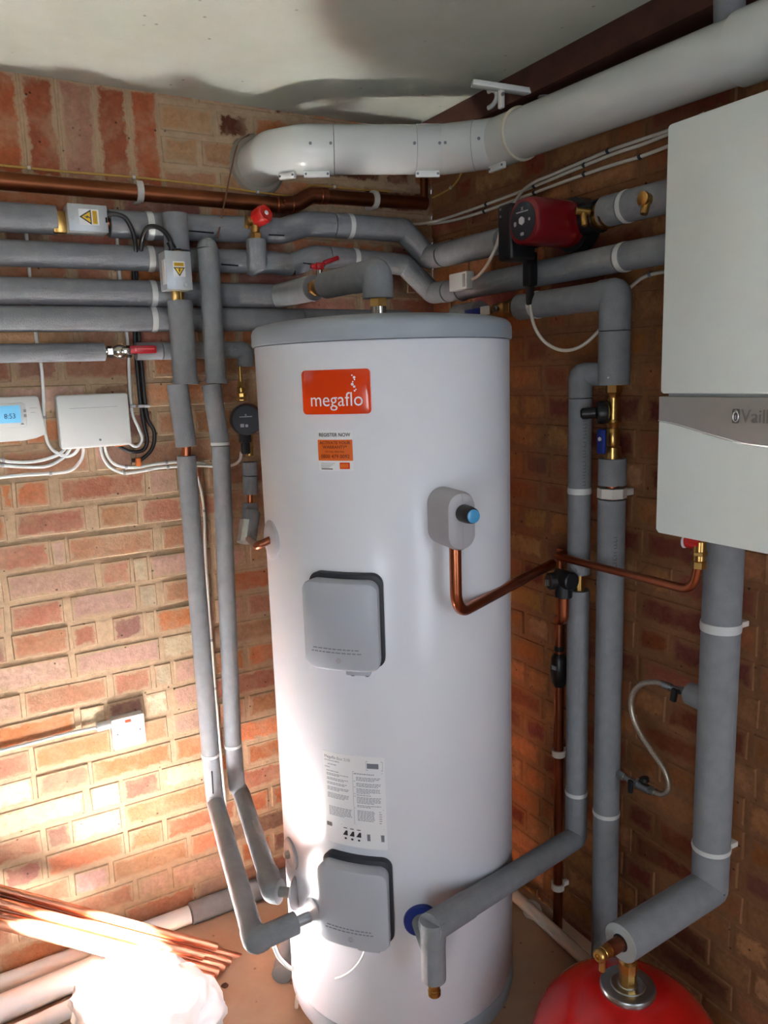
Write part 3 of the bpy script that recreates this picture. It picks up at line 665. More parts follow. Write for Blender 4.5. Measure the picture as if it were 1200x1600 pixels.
for p,q,t_ in ((2,3,.06),(2,3,.20),(2,3,.78),(2,3,.955),(3,4,.15),(3,4,.75)):
    a=F[p].lerp(F[q],t_); dd=(F[q]-F[p]).normalized(); n_=Vector((dd.y,-dd.x,0)).normalized()*1; n_=(n_ if n_.dot(Vector((-.9,-1.8,0)))>0 else -n_)+Vector((0,0,.0)); n_.normalize()
    mb.lathe([(.0038,FR-.002),(.0038,FR+.0012),(0,FR+.002)],a,n_,12)
mb.build('screw',greyink,fl)
mb=MB(); mb.lathe([(FR+.022,0),(FR+.02,-.0),(FR+.012,.012),(FR,.014)],(-.575,-.0005,2.045),(0,-1,0),36); mb.build('wall_seal',concrete,fl)
# flue bracket
bk=thing('duct_bracket',P(785,150,x=-.06),'white metal hanger bracket above the flue duct below the ceiling','bracket')
ba_=P(738,132,x=-.17); bb_=P(850,146,x=-.0); 
pA=P(737,130,x=-.20); pB=Vector((-.0,pA.y-.02,pA.z)); pB=P(855,148,x=-.03)
d=(pB-pA); rot=Matrix((d.normalized(),Vector((-d.y,d.x,0)).normalized(),d.normalized().cross(Vector((-d.y,d.x,0)).normalized()))).transposed()
MB().box((pA+pB)/2,(d.length,.028,.014),.004,rot).build('rail',whitep,bk)
s0=P(783,140,x=-.135); MB().box(s0+Vector((0,0,-.018)),(.010,.016,.05),.002).build('strap',whitep,bk)
MB().rod(s0+Vector((-.004,-.009,-.014)),s0+Vector((-.004,-.014,-.014)),.004,10).build('bolt',greyink,bk)
c0=P(765,155,x=-.09); MB().tube([c0+Vector((.0,.03*math.cos(a),.02*math.sin(a))) for a in [PI*(.45+1.1*k/10) for k in range(11)]],.006,10).build('ring',whitep,bk)
# ------------------------------------------------------------------ gas pipe
gp=thing('gas_pipe',(-.7,-.05,1.93),'aged copper pipe along the left wall just under the ceiling bricks','pipe')
GY=-.048
def G(u,v): return P(u,v,y=GY)
MB().tube([G(-120,272),G(444,321)],.0205,22).build('pipe_run',oldcopper,gp)
MB().tube([G(440,320.5),G(462,319),G(486,305),G(510,306.5)],.0225,22,.03,fs=5).build('step_elbow',dullcopper,gp)
MB().tube([G(505,307),G(665,318)],.0195,22).build('pipe_run',oldcopper,gp)
for u,v in ((432,320),(455,320),(500,306)):
    c=G(u,v); MB().lathe([(.0215,-.003),(.0235,0),(.0215,.003)],c,XD,24).build('solder_ring',copper,gp)
for u,v in ((217,299),(584,312)):
    c=G(u,v); mb=MB(); mb.lathe([(.0215,-.008),(.0255,-.008),(.0255,.008),(.0215,.008)],c,XD,22); mb.box(c+Vector((0,.028,-.018)),(.016,.03,.012),.002); mb.build('pipe_clip',taupe,gp)
c=G(663,316); mb=MB().tube([c+Vector((0,0,-.01)),c+Vector((0,0,.22))],.012,16); tag(mb.build('riser_pipe',oldcopper),'thin brown upright pipe in the corner behind the flue duct','pipe')
def cable(label,pts,r,m=None,clips=(),name='cable',group=None,k=8,cat='cable',clipm=None):
    m=m or cream; t=thing(name,pts[0],label,cat,group) if clips else None
    o=MB().tube(smooth(pts,k),r,10).build('cable_run' if clips else name,m,t)
    for c,d in clips:
        d=Vector(d).normalized(); MB().lathe([(r+.0004,-.0035),(r+.0018,-.0035),(r+.0018,.0035),(r+.0004,.0035)],c,d,10).build('cable_clip',clipm or greyvalve,t)
    return t or tag(o,label,cat,group)
W1=lambda u,v,y=-.010: P(u,v,y=y)
cable('thin yellow earth cable clipped along the top of the aged copper pipe',[W1(-60,252),W1(0,258),W1(100,268),W1(210,277),W1(330,290),W1(400,300),W1(452,306)],.003,earthy,clips=[(W1(45,262),XD),(W1(209,277),XD),(W1(402,300),XD)],clipm=taupe)
cable('thin tan earth cable along the stepped copper pipe near the corner',[W1(476,296),W1(484,290),W1(500,290),W1(520,292),W1(560,296),W1(610,299)],.003,earthy,clips=[(W1(522,292),XD)],clipm=taupe)
cable('thin tan wire rising from the corner under the flue duct',[P(676,309,x=-.01),P(690,302,x=-.01),P(706,292,x=-.01),P(716,280,x=-.01),P(722,268,x=-.01)],.0028,earthy,clips=[(P(704,293,x=-.01),(0,-1,.6))],clipm=taupe)
cable('loose thin brown wire hanging over the copper pipe left of the red vent',[W1(389,210),W1(372,225),W1(362,262,-.03),W1(354,300,-.075),W1(348,330,-.085),W1(340,372,-.11)],.0022,wirebrown)
# ------------------------------------------------------------------ motorised valves
def warn(f,w,rot,parent):
    """yellow warning label with triangle and bolt; rot in quarter turns"""
    cs,sn=((1,0),(0,1),(-1,0),(0,-1))[rot]
    g=lambda a,b,h: f(a*cs-b*sn,a*sn+b*cs,h)
    l=MB().prism(rrect(w*1.0,w*1.25,.001,1),g,-.0003,.0006).build('warning_label',paper,parent)
    MB().prism([(-w*.42,w*.22),(w*.42,w*.22),(w*.42,w*.52),(-w*.42,w*.52)],g,.0004,.0010).build('yellow_panel',yellow,l)
    T=[(-w*.48,w*.14),(0,-w*.60),(w*.48,w*.14)]
    MB().prism(T,g,.0004,.0010).build('triangle_border',ink,l)
    MB().prism([(x_*.72,(y_+w*.1)*.72-w*.1) for x_,y_ in T],g,.0009,.0014).build('triangle_face',yellow,l)
    MB().prism([(w*.02,w*.06),(-w*.10,-w*.16),(-w*.01,-w*.14),(-w*.06,-w*.36),(w*.10,-w*.08),(w*.01,-w*.10),(w*.09,w*.06)],g,.0013,.0018).build('bolt_symbol',ink,l)
    mb=MB()
    for i in range(4): mb.prism([(-w*.36,w*(.27+.06*i)),(w*.36,w*(.27+.06*i)),(w*.36,w*(.29+.06*i)),(-w*.36,w*(.29+.06*i))],g,.0009,.0013)
    mb.build('label_print',rust,l)
p0=P(104,317,y=-.125); p1=P(170,364,y=-.125); wz=(p0.z-p1.z)
v1=thing('motorised_valve',((p0.x+p1.x)/2,-.09,p1.z),'silver motorised valve box lying sideways on the topmost pipe at left','valve','silver motorised valve heads')
cxx,czz=(p0.x+p1.x)/2,(p0.z+p1.z)/2; wx=p1.x-p0.x
mb=MB(); mb.box((cxx,-.098,czz),(wx,.058,wz),.002); hd=mb.build('valve_head',silverbox,v1)
fq=lambda a,b,h: Vector((cxx+a,-.127-h,czz+b))
g=lambda a,b,h: fq(a-.006,b,h); warn(lambda a,b,h: fq(a+.002,b+.002,h),.036,3,hd)
MB().rod(fq(-.035,-.002,0),fq(-.035,-.002,.002),.0045,14).build('screw',steel,hd)
MB().box(fq(.041,-.002,.0),(.004,.002,.012)).build('lever_slot',darkhole,hd)
mb=MB(); mb.box((p0.x-.014,-.078,czz-.006),(.03,.03,.05),.003); mb.rod((p0.x-.038,YL,zB),(p0.x,YL,zB),.016,18,.002); mb.build('valve_body',brass,v1)
MB().tube(smooth([Vector((p1.x,-.10,czz+.02)),W1(192,338,-.11),W1(205,356,-.11),W1(211,378,-.105),W1(213,400,-.085)]),.0055,12).build('flex',blackcab,v1)
p0=P(258,391,y=-.195); p1=P(303,453,y=-.195); cxx,czz=(p0.x+p1.x)/2,(p0.z+p1.z)/2; wx=p1.x-p0.x; wz=p0.z-p1.z
v2=thing('motorised_valve',(cxx,-.165,p1.z),'upright silver motorised valve box on the left vertical pipe','valve','silver motorised valve heads')
mb=MB(); mb.box((cxx-.002,-.165,czz),(wx,.06,wz),.002); hd=mb.build('valve_head',silverbox,v2)
fq2=lambda a,b,h: Vector((cxx+a,-.195-h,czz+b)); warn(lambda a,b,h: fq2(a-.001,b+.003,h),.029,0,hd)
MB().rod(fq2(.012,-.034,0),fq2(.012,-.034,.002),.005,14).build('screw',steel,hd)
MB().box(fq2(.0,.049,.0),(.012,.002,.004)).build('lever_slot',darkhole,hd)
MB().box(fq2(-wx/2-.003,-.004,-.014),(.0016,.026,.058),.0005).build('side_sticker',paper,hd)
MB().box(Vector((cxx-.002,-.15,p1.z-.008)),(.02,.02,.03),.003).build('valve_body',brass,v2)
MB().tube(smooth([Vector((cxx-.008,-.165,p0.z)),W1(266,376,-.17),W1(256,361,-.165),W1(242,354,-.155),W1(229,357,-.14),W1(222,374,-.11),W1(220,392,-.09)]),.006,12).build('flex',blackcab,v2)
MB().tube([W1(271,389,-.165),W1(264,377,-.167)],.0085,12).build('flex_gland',blackcab,v2)
# cables dropping behind the pipes to the wiring centre
cable('white cable dropping behind the long pipes to the thermostat side of the wiring box',[W1(38,330),W1(42,375),W1(46,425),W1(57,530),W1(64,570),W1(68,620),W1(69,660),W1(74,690),W1(86,706),W1(102,712)],.0042,whitep,clips=[(W1(68.5,652),ZD)])
cable('white cable dropping behind the pipes right of the wiring box, looped back beneath it',[W1(180,330),W1(183,375),W1(187,430),W1(199,530),W1(202,590),W1(204,625),W1(208,650),W1(216,668),W1(222,685),W1(217,696),W1(209,697),W1(200,690)],.0042,whitep)
for i,(dx,end) in enumerate(((0,[W1(226,668),W1(230,688),W1(224,703),W1(206,706),W1(190,700),W1(180,692)]),(7,[W1(231,655),W1(241,675),W1(238,700),W1(222,717),W1(206,720)]))):
    cable(('black flex' if i==0 else 'outer black flex')+' dropping from the pipes and looping under the wiring box',[W1(208+dx*.6,400,-.02),W1(210+dx*.6,480,-.02),W1(211+dx,540,-.02),W1(215+dx,580,-.018),W1(219+dx,625,-.018)]+[e for e in end],.005,blackcab,name='black_flex')
tiec=thing('cable_saddle',W1(221,635),'row of grey cable saddles across the black flexes right of the wiring box','clip')
for u in (207,220,229): MB().box(W1(u,634.5,-.016),(.016,.014,.008),.002).build('saddle',greyvalve,tiec)
tag(MB().box(W1(187,693,-.03),(.028,.016,.014),.002).build('wire_connector',orangeconn),'orange wire connector peeking from under the wiring box','connector','orange wire connectors')
tag(MB().box(W1(216,722,-.02),(.013,.014,.022),.002).build('wire_connector',orangeconn),'orange wire connector hanging on the black flex below the box','connector','orange wire connectors')
# wiring box
p0=P(87,618,y=-.05); p1=P(207,695,y=-.05); cxx,czz=(p0.x+p1.x)/2,(p0.z+p1.z)/2
wb=thing('wiring_box',(cxx,-.025,p1.z),'white plastic wiring centre box on the left wall under the pipes','electrical box')
fw=lambda a,b,h: Vector((cxx+a,-.0-h,czz+b)); wx=p1.x-p0.x; wz=p0.z-p1.z
MB().prism(rrect(wx-.004,wz-.004,.005,4),fw,.002,.03,.002).build('box_base',whitep,wb); MB().prism(rrect(wx,wz,.007,5),fw,.028,.050,.006).build('lid',whitep,wb)
MB().prism(rrect(.002+wx*.66,.0009,.0003,1,cy=wz*.25),fw,.0498,.0504).build('lid_line',lightink,wb)
MB().rod(fw(.008,-wz*.36,.05),fw(.008,-wz*.36,.0512),.003,12).build('screw',greyink,wb)
# room thermostat / programmer
tx=P(66,650,y=-.03); fz0=P(66,618,y=-.03).z; fz1=P(66,683,y=-.03).z
pr=thing('programmer',(tx.x-.07,-.015,fz1),'white heating programmer with a lit blue display at the left edge','programmer')
fp=lambda a,b,h: Vector((tx.x+a,-h,(fz0+fz1)/2+b)); hh=(fz0-fz1)
out=[(-.14,-hh*.56),(-.05,-hh*.56),(-.02,-hh*.52),(.003,-hh*.44),(.006,-hh*.36),(-.004,hh*.46),(-.010,hh*.5),(-.14,hh*.5)]
MB().prism(out,fp,.001,.03,.004).build('body',whitep,pr)
fr=MB().prism(rrect(.105,.060,.008,4,cx=-.089,cy=.006),fp,.028,.033,.002).build('screen_surround',whitep,pr)
lc=lab(MB().prism(rrect(.085,.042,.002,2,cx=-.091,cy=.009),fp,.031,.0338,.0003).build('display',lcd,fr),'lit pale blue display')
MB().text('8:53',.017,lambda a,b,h: fp(a,b,h+.034),-.073,.004,ext=.0002,sx=.9).build('display_digits',ink,lc)
MB().text('18.5',.010,lambda a,b,h: fp(a,b,h+.034),-.115,.004,ext=.0002,sx=.9).build('display_digits',ink,lc)
for dy in (.016,.004): MB().box(fp(-.0385,dy,.033),(.006,.003,.007),.001).build('button',greyvalve,pr)
MB().prism([(-.052,-.017),(-.042,-.017),(-.047,-.013)],fp,.0325,.0338).build('arrow_mark',greyink,pr)
mb=MB(); mb.prism(rrect(.018,.0008,.0002,1,cx=-.018,cy=.022),fp,.0295,.0304); mb.prism(rrect(.010,.0008,.0002,1,cx=-.020,cy=.011),fp,.0295,.0304); mb.build('printed_mark',lightink,pr)
# cables below
def C_(l,pts,cl=(),r=.0042): return cable(l,[W1(*p) for p in pts],r,whitep,clips=[(W1(u,v),d) for u,v,d in cl])
C_('upper white cable sweeping left from beneath the wiring box past the programmer',[(-40,714),(0,719),(20,722),(55,721),(85,713),(100,703),(105,692)],[(5,719,XD)])
C_('second white cable sweeping left from beneath the wiring box, just below the first',[(-40,726),(0,727),(30,729),(70,729),(95,718),(108,704),(111,692)],[(4,727,XD)])
C_('lowest white cable curving left from under the wiring box',[(-40,751),(0,746),(40,742),(90,739),(112,734),(126,720),(130,706),(129,692)],[(79,740,XD)])
C_('short white cable bent under the wiring box joining the dropping cable',[(86,706),(100,713),(113,711),(122,702),(124,692)])
C_('inner white cable running right from the wiring box behind the vertical pipes',[(163,692),(166,708),(175,722),(190,729),(215,730),(245,725),(272,722),(300,723),(320,724)],[(197,730,XD),(260,723,XD)])
cable('outer white cable running from the wiring box to the small black pump',[W1(157,692),W1(160,712),W1(172,730),W1(192,739),W1(215,737),W1(250,731),W1(275,729),W1(310,727),W1(345,729,-.02),W1(365,726,-.045),W1(375,718,-.07),W1(377,706,-.085)],.0042,whitep,clips=[(W1(194,738.5),XD),(W1(262,730),XD)])
C_('white cable running down the wall between the two vertical pipes',[(309,745),(315,770),(319,800),(321,860),(326,940),(331,1010),(338,1100),(345,1180),(352,1260)],[(318.5,798,ZD),(330,1000,ZD),(336,1075,ZD)])
# fused spur
p0=P(173,1124,y=-.03); p1=P(229,1166,y=-.03); cxx=(p0.x+p1.x)/2; czz=(P(173,1124,y=-.03).z+P(178,1172,y=-.03).z)/2-.002
fs_=thing('fused_spur',(cxx,-.015,czz-.04),'white fused spur plate with an orange neon low on the left wall','switch')
fq3=lambda a,b,h: Vector((cxx+a,-h,czz+b)); wx=.086
MB().prism(rrect(wx,wx,.003,3),fq3,.001,.028,.003).build('back_box',whitep,fs_); MB().prism(rrect(wx+.002,wx+.002,.004,3),fq3,.027,.033,.002).build('face_plate',whitep,fs_)
lab(MB().prism(rrect(.016,.008,.001,2,cx=.0,cy=.032),fq3,.032,.0345,.0005).build('neon',neon,fs_),'orange neon window')
for s_ in (-.03,.03): MB().rod(fq3(s_,.0,.033),fq3(s_,.0,.0338),.0028,10).build('screw',greyink,fs_)
MB().prism(rrect(.03,.022,.003,3),fq3,.032,.0335,.0005).build('fuse_carrier',whitep,fs_)
gl=W1(160,1136,-.02); 
cable('white cable running up the left wall into the fused spur',[W1(-60,1188),W1(0,1173),W1(60,1158),W1(110,1145),W1(150,1137,-.014)],.0046,whitep)
MB().rod(W1(151,1137,-.016),Vector((cxx-wx/2+.002,-.016,W1(172,1131,-.016).z)),.012,16,.002).build('cable_gland',whitep,fs_)
# ------------------------------------------------------------------ red capped vent on the tee
av=thing('pressure_relief_vent',TEE+Vector((0,-.022,.05)),'small brass safety valve with a red cap standing on the second pipe','valve')
q=TEE+Vector((0,-.022,.05)); mb=MB(); mb.hexn(q,q+Vector((0,0,.018)),.016); mb.rod(q+Vector((0,0,.018)),q+Vector((0,0,.04)),.012,16,.002); mb.rod(q+Vector((-.022,0,.048)),q+Vector((.016,0,.048)),.013,16,.002); mb.rod(q+Vector((-.022,.012,.03)),q+Vector((-.010,.012,.06)),.010,12); mb.build('brass_body',brass,av)
ax=Vector((.30,-.85,.25)).normalized(); rc=MB().lathe([(.014,0),(.023,.008),(.0245,.02),(.0245,.042),(.021,.047),(0,.047)],q+Vector((.004,.006,.052)),ax,8).build('red_cap',redcap,av)
lab(MB().lathe([(.006,.046),(.006,.0485),(0,.049)],q+Vector((.004,.006,.052)),ax,14).build('cap_button',paper,rc),'white centre dot')
# red lever valve in the lowest pipe
lv=thing('lever_valve',(xf[1],YL,zF-.02),'nickel ball valve with a long red lever in the lowest pipe','valve')
x0,x1=xf[1],xf[2]; l=x1-x0
mb=MB(); o_=Vector((x0,YL,zF))
mb.hexn(o_+Vector((.006,0,0)),o_+Vector((.020,0,0)),.0145); mb.rod(o_+Vector((.0,0,0)),o_+Vector((.01,0,0)),.0105,16); mb.lathe([(.011,.020),(.014,.026),(.018,.034),(.018,.044),(.013,.052),(.012,.056)],o_,XD,20); mb.hexn(o_+Vector((.054,0,0)),o_+Vector((.066,0,0)),.0155); mb.rod(o_+Vector((.04,-.03,0)),o_+Vector((.04,0,0)),.006,12); mb.build('valve_body',chrome,lv)
fl_=lambda a,b,h: o_+Vector((a,-.034-h,b))
le=MB().prism(rrect(.066,.020,.004,3,cx=.088,cy=.003),fl_,.0,.006,.002).build('lever',redlever,lv)
MB().prism(rrect(.042,.0025,.0005,1,cx=.094,cy=.0045),fl_,.0058,.0064).prism(rrect(.004,.008,.001,1,cx=.069,cy=.003),fl_,.0058,.0064).build('lever_text',mat('lever_ink',(214,90,90),.5),le)
MB().box(fl_(.046,.0,.002),(.02,.008,.014),.002).build('stem',chrome,lv)
# ball valve above cylinder with red butterfly
q=dseg(.465,.465)[0]; bv=thing('ball_valve',q-Vector((0,0,.02)),'brass ball valve with a red butterfly handle above the cylinder lid','valve')
dd=(D1-Vector((-.562,YL-.02,zD))).normalized()
mb=MB(); mb.hexn(q-dd*.045,q-dd*.025,.020); mb.hexn(q+dd*.020,q+dd*.042,.020); mb.lathe([(.013,-.025),(.020,-.01),(.020,.008),(.013,.02)],q,dd,18); mb.build('valve_body',brass,bv)
MB().rod(q+Vector((0,0,.012)),q+Vector((0,0,.040)),.008,14,.001).build('stem',chrome,bv)
mb=MB(); hq=q+Vector((0,0,.048)); mb.box(hq,(.02,.02,.018),.004); mb.box(hq+Vector((.028,-.01,.014)),(.046,.012,.012),.004,Matrix.Rotation(-.35,3,'Y')); mb.box(hq+Vector((-.012,.004,-.0)),(.02,.012,.012),.004); mb.build('butterfly_handle',redlever,bv)
# ------------------------------------------------------------------ red pump
PC=Vector((-.1,-.735,1.792)); pu=thing('circulation_pump',PC-Vector((0,0,.06)),'dark red circulation pump with a black terminal box on the right wall','pump')
ft=lambda a,b,h: PC+Vector((-h,-a,b))
mb=MB(); mb.prism(rrect(.098,.098,.036,8),ft,.03,.148,.008); mb.lathe([(.046,.0),(.050,.01),(.050,.04)],PC,(-1,0,0),32); mb.build('motor_housing',pumpred,pu)
fpn=MB().lathe([(.0405,.146),(.0405,.150),(.038,.151),(0,.151)],PC,(-1,0,0),36).build('name_plate',darkgrey,pu)
mb=MB(); mb.prism(rrect(.040,.0025,.001,2,cy=.019),ft,.1505,.1516); mb.text('x',.016,lambda a,b,h: ft(a,b,h+.1513),0,.027,ext=.0003)
mb.rod(ft(0,0,.150),ft(0,0,.154),.009,6); mb.prism(rrect(.008,.010,.003,3,cx=-.024,cy=-.004),ft,.1505,.1516); mb.prism(rrect(.006,.006,.002,3,cx=.024,cy=0),ft,.1505,.1516); mb.prism(rrect(.012,.007,.003,3,cy=-.028),ft,.1505,.1516); mb.build('plate_marks',greyvalve,fpn)
tb=MB().box(PC+Vector((-.105,.075,-.012)),(.075,.05,.125),.008,None,3).build('terminal_box',black,pu)
mb=MB(); mb.rod(PC+Vector((-.142,.085,.040)),PC+Vector((-.1445,.085,.040)),.003,10); mb.rod(PC+Vector((-.142,.085,.024)),PC+Vector((-.1445,.085,.024)),.003,10); mb.build('screw',steel,tb)
mb=MB(); mb.tube([PC+Vector((.0,.19,.005)),PC+Vector((0,-.085,.005))],.036,22); mb.lathe([(.030,-.005),(.060,.0),(.060,.035),(.03,.04)],PC+Vector((.03,0,0)),(-1,0,0),30); mb.build('pump_body',black,pu)
mb=MB(); mb.lathe([(.018,0),(.030,.004),(.031,.016),(.026,.020),(.031,.024),(.031,.030),(.018,.036)],PC+Vector((0,-.082,.005)),(0,-1,0),24); mb.build('union_nut',brass,pu)
q=P(922,332,x=-.135); mb=MB(); mb.rod(q+Vector((-.03,.014,.004)),q+Vector((0,0,0)),.008,14,.002); mb.rod(q+Vector((-.014,.006,-.0)),q+Vector((-.018,-.002,-.03)),.007,12,.002); mb.build('vent_cock',brass,pu)
mb=MB(); c=P(828,428,x=-.15); mb.box(c+Vector((0,0,.01)),(.026,.03,.08),.006); mb.box(c+Vector((0,0,-.048)),(.018,.016,.05),.005); tag(mb.build('cable_plug',black),'black cable plug hanging in front of the lower pipe under the red pump','plug')
R1=lambda u,v,x=-.012: P(u,v,x=x)
c0=P(828,466,x=-.15)
cable('white cable looping from the black plug down behind the mitred grey pipe',[c0,P(830,490,x=-.15),P(836,512,x=-.14),P(850,533,x=-.12),P(872,546,x=-.09),P(895,546,x=-.06),P(918,534,x=-.035),P(945,505,x=-.012),R1(970,465),R1(985,449),R1(1004,434),R1(1025,427),R1(1060,422),R1(1090,420)],.0042,cream,clips=[(R1(1016,429),(0,-1,.3))],clipm=greyink)
# three cables to the boiler
cable('upper white cable climbing the right wall under the flue duct',[W1(90,336),W1(160,345,-.02),W1(250,336,-.012),W1(330,343,-.012),W1(440,356,-.012),W1(500,338),W1(545,344),W1(600,349),W1(652,350,-.012),R1(690,343),R1(755,321),R1(830,293),R1(905,262),R1(960,240),R1(1005,225),R1(1060,203),R1(1100,187)],.0042,cream,clips=[(W1(531,341),XD),(W1(624,350),XD),(R1(760,319),(0,-1,.4)),(R1(835,291),(0,-1,.4)),(R1(913,258),(0,-1,.4))],clipm=darkgrey)
cable('lower white cable climbing the right wall under the flue duct',[R1(648,352,-.02),R1(700,346),R1(757,330),R1(830,303),R1(906,275),R1(960,257),R1(1003,244),R1(1060,222),R1(1100,207)],.0042,cream,clips=[(R1(757,330),(0,-1,.4)),(R1(835,301),(0,-1,.4)),(R1(913,272),(0,-1,.4)),(R1(1000,245),(0,-1,.4))],clipm=darkgrey)
cable('white cable arching off the right wall down behind the red pump to the pipe sensor',[R1(1100,178),R1(1060,198),R1(1005,217),R1(950,236),R1(905,255),R1(860,274),P(836,284,x=-.02),P(818,297,x=-.06),P(803,318,x=-.11),P(786,346,x=-.15),P(777,380,x=-.16),P(762,412,x=-.155),P(748,430,x=-.145),P(738,436,x=-.14)],.0042,cream,clips=[(R1(950,236),(0,-1,.4))],clipm=darkgrey)
sn=thing('pipe_sensor',P(722,440,x=-.14),'small white pipe thermostat strapped to the lower right-wall pipe','thermostat')
c=P(721,440,x=-.14); MB().box(c,(.026,.082,.046),.003).build('sensor_box',whitep,sn); MB().box(c+Vector((-.0135,-.03,0)),(.002,.012,.034),.001).build('grille',greyvalve,sn)
c=P(700,462,x=-.105); MB().lathe([(.0315,-.003),(.033,-.003),(.033,.003),(.0315,.003)],P(722,452,x=-.105),YD,22).build('strap',greyink,sn)
# brass cock on stub at boiler
q=P(1012,311,x=-.135); bc=thing('brass_cock',q,'small brass drain cock on the pipe stub left of the boiler top','valve')
mb=MB(); mb.rod(q+Vector((.03,0,0)),q+Vector((-.012,0,0)),.011,16,.002); mb.lathe([(.014,0),(.014,.006),(.008,.008)],q+Vector((-.010,0,0)),(-1,0,0),18); mb.rod(q+Vector((0,0,0)),q+Vector((-.01,.0,-.03)),.008,12,.001); mb.build('cock_body',brass,bc)
# ------------------------------------------------------------------ blue lever valve beside lid
q=Vector((V4.x,-.49,zR)); bl=thing('lever_valve',q,'chrome and brass ball valve with a blue lever right behind the cylinder lid','valve')
mb=MB(); mb.hexn(q+Vector((0,.02,0)),q+Vector((0,-.005,0)),.019); mb.lathe([(.014,0),(.020,.01),(.020,.022),(.014,.03)],q,(0,-1,0),18); mb.hexn(q+Vector((0,-.035,0)),q+Vector((0,-.06,0)),.023); mb.build('valve_body',brass,bl)
MB().rod(q+Vector((0,-.014,0)),q+Vector((-.03,-.014,0)),.009,14,.001).build('stem',chrome,bl)
MB().box(q+Vector((-.034,.02,.0)),(.007,.034,.022),.002).build('lever_grip',whitep,bl)
MB().box(q+Vector((-.034,.072,-.002)),(.006,.07,.022),.002).build('lever',bluep,bl)
# black knob valve + blue lever valve on V4
q=Vector((V4.x,V4.y,0)); kv=thing('isolating_valve',q+Vector((0,0,1.27)),'brass valve group with a black knob and blue lever between two grey pipe ends','valve')
mb=MB(); mb.lathe([(.019,1.428),(.019,1.412),(.015,1.408),(.012,1.402),(.012,1.37)],q,ZD,6); mb.lathe([(.0125,1.40),(.0125,1.352)],q,ZD,16); mb.lathe([(.018,1.352),(.019,1.346),(.014,1.340),(.012,1.334),(.015,1.330),(.015,1.30),(.013,1.294),(.018,1.290),(.019,1.264)],q,ZD,20); mb.build('valve_body',brass,kv)
kc=P(925,645,x=-.16)
mb=MB(); mb.lathe([(.012,0),(.024,.004),(.026,.020),(.024,.026),(.012,.028)],Vector((V4.x-.012,V4.y+.0,kc.z)),(-.75,.65,0),22); mb.rod(Vector((V4.x-.03,V4.y+.018,kc.z)),Vector((V4.x-.055,V4.y+.045,kc.z-.002)),.0125,16,.004); mb.build('knob',black,kv)
c=P(940,690,x=-.155); le=MB().box(c,(.010,.026,.056),.006).build('lever',bluep,kv)
lab(MB().rod(c+Vector((-.005,0,.006)),c+Vector((-.007,0,.006)),.0045,12).build('lever_screw',paper,le),'white screw head')
# ------------------------------------------------------------------ copper riser on the right wall behind V3
cr=thing('copper_riser',P(873,1400,x=-.03),'upright copper pipe with black fitting behind the tall grey pipes','pipe')
XX=-.04; yy=P(873,1150,x=XX).y
MB().tube([(XX,yy,1.0),(XX,yy,.74)],.0075,14).build('thin_pipe',copper,cr); MB().tube([(XX,yy,.80),(XX,yy,FLOOR)],.0135,16).build('wide_pipe',dullcopper,cr)
zt,zb=P(873,1008,x=XX).z,P(873,1078,x=XX).z
mb=MB(); mb.lathe([(.013,0),(.013,(zt-zb)*.08),(.021,(zt-zb)*.2),(.024,(zt-zb)*.45),(.021,(zt-zb)*.75),(.012,(zt-zb)*.85),(.014,(zt-zb)*.9),(.014,zt-zb)],(XX,yy,zb),ZD,22); fi=mb.build('black_fitting',black,cr)
MB().box((XX-.022,yy-.004,zb+(zt-zb)*.55),(.004,.016,.012),.001).build('fitting_tag',greyink,fi)
for v in (1176,1385):
    zc=P(873,v,x=XX).z; mb=MB(); mb.lathe([(.0145,-.009),(.0185,-.009),(.0185,.009),(.0145,.009)],(XX,yy,zc),ZD,20); mb.box((XX+.022,yy,zc),(.03,.014,.014),.002); mb.build('pipe_clip',taupe,cr)
c=Vector((XX,yy,P(878,930,x=XX).z)); 
# vertical grey pipe top right, behind the flue
sp=MB().tube([P(1140,70,x=-.06),P(1139,-60,x=-.06)],.028,22); tag(sp.build('soil_pipe',foam),'short grey upright pipe above the flue duct at the top right','pipe')
# ------------------------------------------------------------------ filling loop
LX=-.115
fh=thing('filling_loop',P(1000,1230,x=LX),'braided filling hose curved between the two pipes on the right wall','hose')
def H(u,v,x=LX): return P(u,v,x=x)
MB().tube(smooth([H(1040,1069),H(1024,1066),H(1005,1068),H(991,1080),H(986,1100),H(991,1125),H(1003,1150),H(1020,1176),H(1036,1199),H(1044,1219),H(1044,1234),H(1035,1241),H(1022,1238)],10),.0062,14).build('braided_hose',braid,fh)
def seg(m,a,b,r,hexa=False): (m.hexn if hexa else m.rod)(H(*a),H(*b),r)
mb=MB(); seg(mb,(1036,1069),(1048,1074),.0085); seg(mb,(1046,1073),(1066,1080),.0065); seg(mb,(1062,1078),(1072,1082),.010,True); seg(mb,(1070,1081),(1078,1084),.007); mb.build('upper_valve',steel,fh)
MB().box(H(1053,1086,LX-.016),(.010,.014,.030),.003,Matrix.Rotation(.15,3,'X')).build('black_lever',black,fh)
mb=MB(); seg(mb,(1024,1238),(1014,1234),.009,True); seg(mb,(1016,1235),(998,1226),.0105); seg(mb,(998,1226),(994,1223),.013,True); seg(mb,(994,1224),(976,1214),.007); seg(mb,(976,1215),(966,1208),.010,True); seg(mb,(968,1209),(950,1200),.006); mb.build('lower_valve',steel,fh)
MB().box(H(985,1229,LX-.014),(.009,.012,.032),.003).build('black_lever',black,fh)
MB().rod(H(1007,1222,LX),H(1006,1214,LX),.011,14,.002).build('valve_cap',black,fh)
